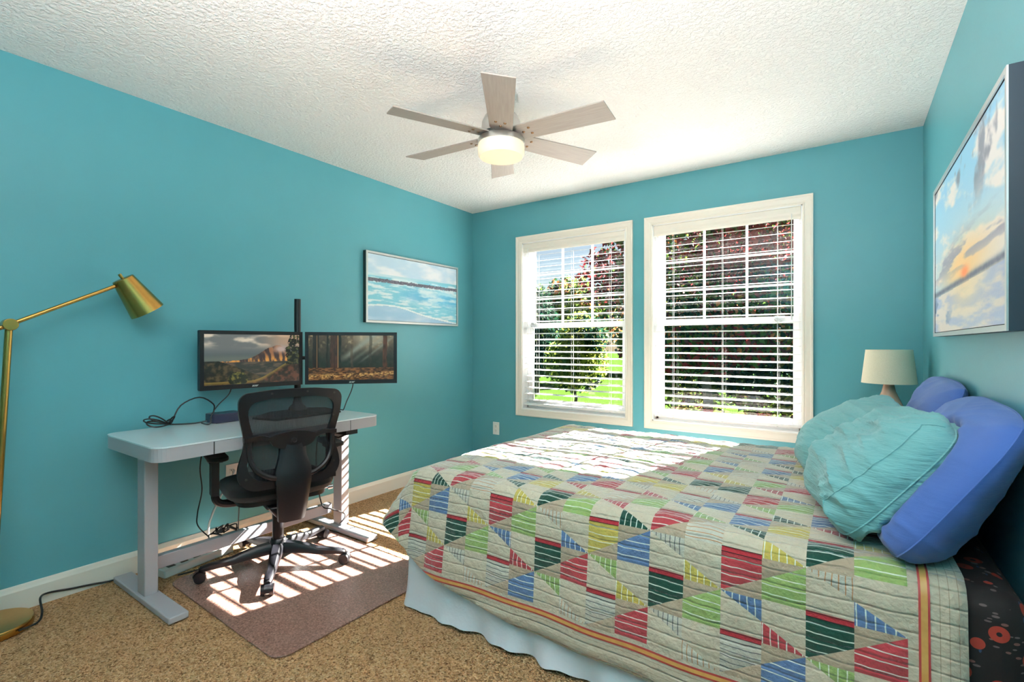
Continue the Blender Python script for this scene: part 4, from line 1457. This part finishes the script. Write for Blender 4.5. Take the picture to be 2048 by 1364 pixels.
def clip_convex(poly, clip=CLIP):
    for i in range(len(clip)):
        p, q = clip[i], clip[(i + 1) % len(clip)]
        ex, ey = q[0] - p[0], q[1] - p[1]
        a, b = ey * CS, -ex * CS
        poly = clip_half(poly, a, b, a * p[0] + b * p[1])
        if len(poly) < 3:
            return []
    return poly
def tess(poly, su, sv):
    us = [p[0] for p in poly]
    vs_ = [p[1] for p in poly]
    verts, faces, idx = [], [], {}
    def vid(p):
        k = (round(p[0], 5), round(p[1], 5))
        if k not in idx:
            idx[k] = len(verts)
            verts.append(p)
        return idx[k]
    nu = max(1, int(math.ceil((max(us) - min(us)) / su - 1e-6)))
    nv = max(1, int(math.ceil((max(vs_) - min(vs_)) / sv - 1e-6)))
    for i in range(nu):
        u0, u1 = lerp(min(us), max(us), i / nu), lerp(min(us), max(us), (i + 1) / nu)
        col = clip_half(clip_half(poly, -1, 0, -u0), 1, 0, u1)
        if len(col) < 3:
            continue
        for j in range(nv):
            v0, v1 = lerp(min(vs_), max(vs_), j / nv), lerp(min(vs_), max(vs_), (j + 1) / nv)
            cell = clip_half(clip_half(col, 0, -1, -v0), 0, 1, v1)
            if len(cell) < 3 or abs(area2(cell)) < 1e-8:
                continue
            ids = []
            for p in cell:
                k = vid(p)
                if k not in ids:
                    ids.append(k)
            if len(ids) >= 3:
                faces.append(tuple(ids))
    return verts, faces
def edge_dist(p, poly):
    d = 1e9
    n = len(poly)
    for i in range(n):
        ax, ay = poly[i]
        bx_, by_ = poly[(i + 1) % n]
        ex, ey = bx_ - ax, by_ - ay
        l = math.hypot(ex, ey)
        if l < 1e-9:
            continue
        d = min(d, abs((p[0] - ax) * ey - (p[1] - ay) * ex) / l)
    return d

def quilt_mat(name, base, line=None, vertical=False, spacing=0.026, width=0.14, lines2=None):
    t = NT(name)
    uv = t.new('ShaderNodeUVMap')
    sep = t.new('ShaderNodeSeparateXYZ')
    t.link(uv.outputs[0], sep.inputs[0])
    wob = t.math('MULTIPLY', t.math('SUBTRACT', t.noise(14, 2), 0.5), 0.010)
    n = t.noise(55, 4, 0.7)
    n2 = t.noise(11, 3)
    dark = tuple(x * 0.80 for x in base[:3]) + (1,)
    lite = tuple(min(1, x * 1.12) for x in base[:3]) + (1,)
    c = t.mix(t.math('ADD', t.math('MULTIPLY', n, 0.6), t.math('MULTIPLY', n2, 0.4)), dark, lite)
    if line is not None:
        s = t.math('ADD', sep.outputs[0 if vertical else 1], wob)
        f = t.math('FRACT', t.math('DIVIDE', s, spacing))
        on = t.math('LESS_THAN', f, width)
        c = t.mix(t.math('MULTIPLY', on, 0.85), c, line)
    # quilting rows
    q = t.math('ADD', sep.outputs[1], wob)
    f = t.math('ABSOLUTE', t.math('SUBTRACT', t.math('FRACT', t.math('DIVIDE', q, 0.0388)), 0.5))
    gro = t.math('SMOOTH_MIN', t.math('MULTIPLY', f, 9.0), 1.0, 0.4)
    t.set('Base Color', c)
    t.set('Roughness', 0.92)
    t.set('Specular IOR Level', 0.2)
    t.set('Sheen Weight', 0.55)
    t.set('Sheen Roughness', 0.45)
    b1 = t.bump(gro, 0.6, 0.006)
    t.set('Normal', t.bump(t.noise(34, 3), 0.7, 0.014, b1))
    return t.m
QC = dict(red=rgb(151, 54, 61), green=rgb(14, 58, 47), lime=rgb(128, 154, 91), blue=rgb(73, 102, 139), yellow=rgb(176, 161, 80))
WL = rgb(226, 232, 220)
QM = {}
for k, c in QC.items():
    QM[k + '_h'] = quilt_mat('quilt_%s_cross_stripe' % k, c, WL, False, 0.0235, 0.13)
    QM[k + '_v'] = quilt_mat('quilt_%s_long_stripe' % k, c, WL, True, 0.0195, 0.15)
for k, c in (('navy', rgb(41, 52, 66)), ('orange', rgb(160, 108, 59))):
    QM[k + '_h'] = quilt_mat('quilt_%s_pinstripe_cross' % k, rgb(185, 183, 171), c, False, 0.0155, 0.17)
    QM[k + '_v'] = quilt_mat('quilt_%s_pinstripe_long' % k, rgb(185, 183, 171), c, True, 0.0150, 0.18)
QM['beige'] = quilt_mat('quilt_beige_cotton', rgb(190, 180, 160))
QM['brown'] = quilt_mat('quilt_taupe_cotton', rgb(160, 146, 126))
QM['band'] = quilt_mat('quilt_red_band', rgb(160, 46, 55), rgb(36, 16, 21), False, 0.030, 0.01)
QM['edge'] = mat('quilt_dark_band_edge', rgb(46, 14, 21), 0.9)
RIB_R = mat('red_ribbon', rgb(150, 50, 52), 0.6)
def ribbon_mat():
    t = NT('gold_satin_ribbon')
    n = t.noise(30, 2)
    t.set('Base Color', t.mix(n, rgb(168, 122, 62), rgb(206, 164, 96)))
    t.set('Roughness', 0.38)
    t.set('Normal', t.bump(t.noise(24, 2), 0.3, 0.01))
    return t.m
RIB = ribbon_mat()

quilt = thing('patchwork_quilt', 'beige patchwork quilt with striped triangles spread over the bed', 'quilt', ((BX0 + BX1) / 2, (BY0 + BY1) / 2, BTOP))
QO = Vector(quilt.location)
def quilt_mesh(name, verts, faces, mats, mi=None, uvs=None, parent=quilt, smooth=True):
    me = bpy.data.meshes.new(name)
    me.from_pydata([tuple(p - QO) for p in verts], [], faces)
    for x in mats:
        me.materials.append(x)
    if mi is not None:
        me.polygons.foreach_set('material_index', np.array(mi, np.int32))
    if uvs is not None:
        ul = me.uv_layers.new(name='UVMap')
        li = np.zeros(len(me.loops), np.int32)
        me.loops.foreach_get('vertex_index', li)
        ul.data.foreach_set('uv', np.array(uvs, np.float32)[li].ravel())
    if smooth:
        me.shade_smooth()
    o = bpy.data.objects.new(name, me)
    COL.objects.link(o)
    o.parent = parent
    return o
# backing: visible as the border
bv, bfc = tess(CLIP, 0.04, 0.035)
bq = quilt_mesh('backing', [drape(u, v, 0.0) for u, v in bv], [f if CS < 0 else f[::-1] for f in bfc], [QM['beige']], None, bv)
sdm = bq.modifiers.new('thick', 'SOLIDIFY')
sdm.thickness = 0.006
sdm.offset = -1

CW_, PQ = 0.1065, 0.2335
U0 = 3.126
V_A, V_B = 0.075, 0.075 + PQ / 2
# colours around each node: triangle left, block left, block right, triangle right
TAB = {
    0: {0: ('yellow', 'lime', 'green', 'orange'), 1: ('red', 'blue', 'green', 'lime'), -1: ('green', 'yellow', 'blue', 'red'), -2: ('blue', 'lime', 'red', 'yellow'), -3: ('navy', 'red', 'yellow', 'green')},
    1: {0: ('yellow', 'lime', 'red', 'blue'), 1: ('orange', 'blue', 'navy', 'red'), -1: ('lime', 'orange', 'blue', 'green'), -2: ('navy', 'blue', 'red', 'lime'), -3: ('yellow', 'green', 'lime', 'red')},
    2: {0: ('green', 'blue', 'red', 'navy'), 1: ('yellow', 'red', 'green', 'navy'), -1: ('red', 'lime', 'navy', 'blue'), -2: ('green', 'yellow', 'green', 'orange'), -3: ('lime', 'red', 'blue', 'yellow')},
    3: {0: ('blue', 'red', 'yellow', 'lime'), 1: ('orange', 'lime', 'navy', 'yellow'), -1: ('yellow', 'lime', 'orange', 'red'), -2: ('blue', 'red', 'yellow', 'navy'), -3: ('green', 'blue', 'red', 'lime')},
}
INNER = [(U0, 0.424), (1.0, 0.424), (1.0, VFAR - 0.2), (U0, VFAR - 0.2)]
IS = 1 if area2(INNER) > 0 else -1
pieces = []                                         # (poly, material key)
kmax = int((U0 - 1.0) / (2 * CW_)) + 2
for kb in range(0, kmax):
    ub = U0 - 2 * CW_ * kb                          # node boundary; kb = 0 is the head edge
    cls = (kb + 3) % 4                              # kb = 1 -> class 0
    odd_lattice = (kb % 2 == 0)
    for mrow in range(-9, 3):
        nv = (V_B if odd_lattice else V_A) + PQ * mrow
        row = mrow if mrow >= -3 else -3 + ((mrow + 3) % 4) - (0 if (mrow % 4) else 1)
        row = max(-3, min(1, row))
        tL, bL, bR, tR = TAB[cls][row]
        uL, uR = ub - CW_, ub + CW_
        q = 0.25 * PQ
        # left (odd) column
        pieces.append(([(uL, nv - q), (ub, nv), (uL, nv)], tL + '_v'))
        pieces.append(([(uL, nv), (ub, nv), (uL, nv + q)], 'brown'))
        pieces.append(([(uL, nv + q), (ub, nv), (ub, nv + 0.48 * PQ), (uL, nv + 0.48 * PQ)], bL + '_h'))
        pieces.append(([(uL, nv + 0.48 * PQ), (ub, nv + 0.48 * PQ), (ub, nv + PQ), (uL, nv + 0.75 * PQ)], 'beige'))
        # right (even) column
        pieces.append(([(ub, nv - 0.47 * PQ), (uR, nv - 0.47 * PQ), (uR, nv - q), (ub, nv)], bR + '_h'))
        pieces.append(([(ub, nv), (uR, nv - q), (uR, nv)], 'brown'))
        pieces.append(([(ub, nv), (uR, nv), (uR, nv + q)], tR + '_v'))
        pieces.append(([(ub, nv), (uR, nv + q), (uR, nv + 0.465 * PQ), (ub, nv + 0.465 * PQ)], 'beige'))
        pieces.append(([(ub, nv - 0.535 * PQ), (uR, nv - 0.535 * PQ), (uR, nv - 0.47 * PQ), (ub, nv - 0.47 * PQ)], 'band'))
Fv = Vector((-math.sin(YAW), math.cos(YAW), 0))
Rv = Vector((math.cos(YAW), math.sin(YAW), 0))
def px(p):
    d = p - CAM
    w_ = d.dot(Fv)
    return (1024 + FPX * d.dot(Rv) / w_, 687.5 - FPX * d.z / w_)
done = []
for poly, key in pieces:
    if max(p[0] for p in poly) > U0 + 1e-6:
        poly = clip_half(poly, 1, 0, U0)
    poly = clip_half(poly, 0, 1, 0.424) if len(poly) > 2 else poly
    poly = clip_half(poly, 0, -1, -(VFAR - 0.2)) if len(poly) > 2 else poly
    if len(poly) < 3:
        continue
    poly = clip_convex(poly)
    if len(poly) < 3 or abs(area2(poly)) < 2e-5:
        continue
    if key == 'band' and max(p[1] for p in poly) - min(p[1] for p in poly) < 0.010:
        continue
    s = [px(drape(u, v)) for u, v in poly]
    sa = -area2(s)
    vis = sum(1 for p in s if -20 < p[0] < 2060 and p[1] < 1390)
    cx = sum(p[0] for p in poly) / len(poly)
    cy = sum(p[1] for p in poly) / len(poly)
    hidden = cx > 2.95 and cy < -0.05
    done.append((abs(sa) if (vis and not hidden) else 0.0, poly, key))
done.sort(key=lambda t: -t[0])
bulk_v, bulk_f, bulk_m, bulk_uv, bulk_mats = [], [], [], [], []
for i, (sa, poly, key) in enumerate(done):
    big = i < 300
    vv, ff = tess(poly, 0.028 if big else 0.04, 0.026 if big else 0.04)
    sgn = area2(poly) > 0
    puff = 0.0045 if key != 'band' else 0.003
    P3 = [drape(u, v, 0.0012 + puff * min(1.0, edge_dist((u, v), poly) / 0.014)) for u, v in vv]
    ff = [f[::-1] for f in ff]
    if big:
        quilt_mesh('patch', P3, ff, [QM[key]], None, vv)
        if key == 'band':
            lo_, hi_ = min(p[1] for p in poly), max(p[1] for p in poly)
    else:
        if QM[key] not in bulk_mats:
            bulk_mats.append(QM[key])
        k0 = len(bulk_v)
        bulk_v += P3
        bulk_uv += vv
        bulk_f += [tuple(j + k0 for j in f) for f in ff]
        bulk_m += [bulk_mats.index(QM[key])] * len(ff)
bo = quilt_mesh('far_patches', bulk_v, bulk_f, bulk_mats, bulk_m, bulk_uv)
bo['kind'] = 'stuff'
# dark edges of the red bands, ribbons
def strip(name, poly, m, off, parent=quilt):
    poly = clip_convex(poly)
    if len(poly) < 3:
        return None
    vv, ff = tess(poly, 0.03, 0.03)
    return quilt_mesh(name, [drape(u, v, off) for u, v in vv], [f[::-1] for f in ff], [m], None, vv, parent)
ev, ef = [], []
for sa, poly, key in done:
    if key != 'band' or sa <= 0:
        continue
    u0, u1 = min(p[0] for p in poly), max(p[0] for p in poly)
    v0, v1 = min(p[1] for p in poly), max(p[1] for p in poly)
    for a, b in ((v0, v0 + 0.0022), (v1 - 0.0022, v1)):
        p4 = clip_convex([(u0, a), (u1, a), (u1, b), (u0, b)])
        if len(p4) < 3:
            continue
        vv, ff = tess(p4, 0.03, 0.01)
        k0 = len(ev)
        ev += [drape(u, v, 0.0048) for u, v in vv]
        ef += [tuple(j + k0 for j in f[::-1]) for f in ff]
be = quilt_mesh('band_edging', ev, ef, [QM['edge']])
be['kind'] = 'stuff'
r1 = strip('ribbon', [(1.2, 0.434), (UHEAD - 0.07, 0.434), (UHEAD - 0.07, 0.456), (1.2, 0.456)], RIB_R, 0.0025)
strip('ribbon_centre', [(1.2, 0.4395), (UHEAD - 0.075, 0.4395), (UHEAD - 0.075, 0.4505), (1.2, 0.4505)], RIB, 0.0035, r1)
r2 = strip('ribbon', [(3.146, VFAR - 0.2), (3.168, VFAR - 0.2), (3.168, 0.53), (3.146, 0.53)], RIB_R, 0.0026)
strip('ribbon_centre', [(3.1505, VFAR - 0.2), (3.1635, VFAR - 0.2), (3.1635, 0.53), (3.1505, 0.53)], RIB, 0.0036, r2)
# stitched border lines
for k in range(3):
    uu = 3.185 + 0.017 * k
    strip('stitch_line', [(uu, VFAR - 0.2), (uu + 0.0016, VFAR - 0.2), (uu + 0.0016, 0.53), (uu, 0.53)], QM['brown'], 0.0012)
for k in range(4):
    b0 = 0.466 + 0.017 * k
    strip('stitch_line', [(1.2, b0), (3.18, b0), (3.18, b0 + 0.0016), (1.2, b0 + 0.0016)], QM['brown'], 0.0012)

# ------------------------------------------------------------------ pillows
def pillow_mat(name, c, wr=0.55):
    t = NT(name)
    n = t.noise(6, 3)
    dark = tuple(x * 0.92 for x in c[:3]) + (1,)
    t.set('Base Color', t.mix(n, dark, c))
    t.set('Roughness', 0.85)
    t.set('Sheen Weight', 0.15)
    mp = t.new('ShaderNodeMapping')
    mp.inputs['Scale'].default_value = (5.0, 4.0, 30.0)
    mp.inputs['Rotation'].default_value = (0.15, 0.30, 0.0)
    t.link(t.coord(), mp.inputs[0])
    b0 = t.bump(t.noise(1.0, 4, 0.6, mp.outputs[0]), wr, 0.03)
    t.set('Normal', t.bump(t.noise(500, 2), 0.15, 0.002, b0))
    return t.m
AQUA = pillow_mat('aqua_cotton', rgb(100, 160, 163))
BLUE = pillow_mat('blue_fleece', rgb(52, 90, 158), 0.10)
def bed_floor(x, y):
    """height of the quilt under a pillow, None where it hangs past the rolled edge"""
    b = YN - y
    if b <= 0:
        return ztop(x, y)
    return ztop(x, YN) - (RQ - math.sqrt(RQ * RQ - b * b)) if b < RQ else None
def settle(root):
    """cloth lies on the quilt and against the wall instead of sinking through"""
    c = Vector(root.location)
    for ch in root.children:
        for v in ch.data.vertices:
            p = v.co + c
            f = bed_floor(p.x, p.y)
            if f is not None and p.z < f + 0.003:
                p.z = f + 0.003
            p.x = min(p.x, W - 0.001)
            v.co = p - c
def dent(soft, presser):
    """the front of a soft pillow gives way where another pillow leans on it"""
    from mathutils.bvhtree import BVHTree
    root, o, nn, NU, NV = soft
    proot, po = presser[0], presser[1]
    pc, c = Vector(proot.location), Vector(root.location)
    bvh = BVHTree.FromPolygons([v.co + pc for v in po.data.vertices], [tuple(f.vertices) for f in po.data.polygons])
    need = np.zeros((NV + 1, NU + 1))
    for j in range(NV + 1):
        for i in range(NU + 1):
            p = o.data.vertices[j * (NU + 1) + i].co + c
            start = p + nn * 0.6
            last = None
            while True:
                h = bvh.ray_cast(start, -nn, 1.0)
                if h[0] is None:
                    break
                last = h[0]
                start = h[0] - nn * 1e-4
            if last is not None:
                need[j, i] = max(0.0, (p - last).dot(nn) + 0.001)
    d = need.copy()
    for _ in range(10):
        a = np.pad(d, 1, mode='edge')
        d = np.maximum(need, (a[:-2, 1:-1] + a[2:, 1:-1] + a[1:-1, :-2] + a[1:-1, 2:]) / 4)
    nf = (NV + 1) * (NU + 1)
    for j in range(NV + 1):
        for i in range(NU + 1):
            v = o.data.vertices[j * (NU + 1) + i]
            k = o.data.vertices[nf + j * (NU + 1) + (NU - i)]
            room = (v.co - k.co).dot(nn)
            v.co = v.co - nn * min(d[j, i], max(0.0, room - 0.004) if d[j, i] < room else d[j, i])
def pillow(name, label, m, center, ax_l, ax_w, hl, hw, ht, hb_, seed, wrinkle, seam=None, sag=0.0, corners=0.0):
    """ax_l along the long side, ax_w up the slope, normal towards the room"""
    al, aw = Vector(ax_l).normalized(), Vector(ax_w)
    aw = (aw - al * aw.dot(al)).normalized()
    nn = al.cross(aw).normalized()
    if nn.x > 0:
        nn = -nn
    root = thing(name, label, 'pillow', center)
    r = np.random.default_rng(seed)
    NU, NV = 96, 80
    ph = r.random(12) * 6.28
    EXP = 4.2
    def P(s, t, side):
        # square parameter space wrapped onto a soft rounded rectangle
        m_ = max(abs(s), abs(t))
        if m_ < 1e-9:
            cx = cy = 0.0
        else:
            k = (abs(s / m_) ** EXP + abs(t / m_) ** EXP) ** (-1 / EXP)
            k = lerp(1.0, k, 1.0 - corners)
            cx, cy = s * k, t * k
        r_ = m_
        l, wdt = hl * cx, hw * cy
        e = max(0.0, 1 - r_ ** 2.3) ** 0.60
        h = (ht if side > 0 else hb_) * e * (1 + sag * (-cy) * 0.8)
        d = 0.0
        x, y = l, wdt
        if wrinkle:
            def ridge(q):
                return 1.0 - abs(math.sin(q)) ** 0.7
            d += wrinkle * 0.9 * ridge(30 * (y + 0.22 * x) + 1.6 * math.sin(6 * x + ph[0]) + ph[1]) * (0.65 + 0.35 * math.sin(8 * x + 5 * y + ph[2]))
            d += wrinkle * 0.7 * ridge(52 * (y - 0.12 * x) + 1.8 * math.sin(9 * x + ph[3]) + ph[4]) * (0.55 + 0.45 * math.sin(12 * x - 9 * y + ph[5]))
            d += wrinkle * 0.5 * ridge(85 * (y + 0.35 * x) + 2.0 * math.sin(13 * x + ph[7]) + ph[8]) * (0.5 + 0.5 * math.sin(10 * x + 14 * y + ph[9]))
            d += 0.8 * wrinkle * math.sin(13 * (x - 0.5 * y) + ph[6])
        edge = min(1.0, e * 3.0)
        dv = al * (cx * abs(cx) ** 2 * 1.1) + aw * (cy * abs(cy) ** 2 * 1.1) + nn * (side * max(e, 0.05))
        return al * l + aw * wdt + nn * (side * (h + 0.003)) + dv.normalized() * (d * edge)
    rows_f = [[P(-1 + 2 * i / NU, -1 + 2 * j / NV, 1) for i in range(NU + 1)] for j in range(NV + 1)]
    rows_b = [[P(-1 + 2 * i / NU, -1 + 2 * j / NV, -1) for i in range(NU + 1)] for j in range(NV + 1)]
    mb = MB().grid(rows_f)
    mb.grid([list(reversed(r_)) for r_ in rows_b])
    # close the rim
    loop = [(0, i) for i in range(NU + 1)] + [(j, NU) for j in range(1, NV + 1)] + [(NV, i) for i in range(NU - 1, -1, -1)] + [(j, 0) for j in range(NV - 1, 0, -1)]
    k0 = (NU + 1) * (NV + 1)
    fid = lambda j, i: j * (NU + 1) + i
    bid = lambda j, i: k0 + j * (NU + 1) + (NU - i)
    for k in range(len(loop)):
        p, q_ = loop[k], loop[(k + 1) % len(loop)]
        mb.f.append((fid(*p), fid(*q_), bid(*q_), bid(*p)))
    o = mb.build('cover', m, root, smooth=True)
    if seam is not None:
        pts = []
        for j in range(49):
            t_ = -0.96 + 1.92 * j / 48
            p = P(seam, t_, 1)
            pts.append(p + nn * 0.0006)
        MB().tube(pts, 0.0022, 5).build('hem_seam', m, root, smooth=True)
    # piping along the rim
    rim = []
    for (j, i) in loop[::2]:
        rim.append((P(-1 + 2 * i / NU, -1 + 2 * j / NV, 1) + P(-1 + 2 * i / NU, -1 + 2 * j / NV, -1)) / 2)
    MB().tube(rim, 0.0028, 6, closed=True).build('edge_seam', m, root, smooth=True)
    settle(root)
    return root, o, nn, NU, NV
near_aqua = pillow('bed_pillow', 'wrinkled aqua pillow leaning on the blue pillow nearest the quilt ribbon', AQUA, (3.092, -1.785, 0.790), (-0.10, 1.0, 0.0), (0.62, 0.05, 0.78), 0.305, 0.210, 0.125, 0.05, 1, 0.020, seam=-0.84, sag=0.45, corners=0.12)
far_aqua = pillow('bed_pillow', 'wrinkled aqua pillow in front of the table lamp', AQUA, (3.022, -1.10, 0.768), (-0.02, 1.0, 0.0), (0.74, 0.0, 0.67), 0.320, 0.220, 0.125, 0.045, 2, 0.012, seam=None, sag=0.45, corners=0.15)
near_blue = pillow('bed_pillow', 'smooth blue pillow overhanging the bed edge behind an aqua pillow', BLUE, (3.225, -1.800, 0.812), (0.02, 1.0, 0.0), (0.54, 0.0, 0.84), 0.390, 0.232, 0.095, 0.110, 3, 0.005, sag=0.3, corners=0.2)
far_blue = pillow('bed_pillow', 'smooth blue pillow leaning on wall near the lamp corner', BLUE, (3.280, -1.06, 0.825), (0.0, 1.0, 0.0), (0.32, 0.0, 0.95), 0.36, 0.215, 0.080, 0.055, 4, 0.005, sag=0.2, corners=0.5)
dent(near_blue, near_aqua)
dent(far_blue, far_aqua)
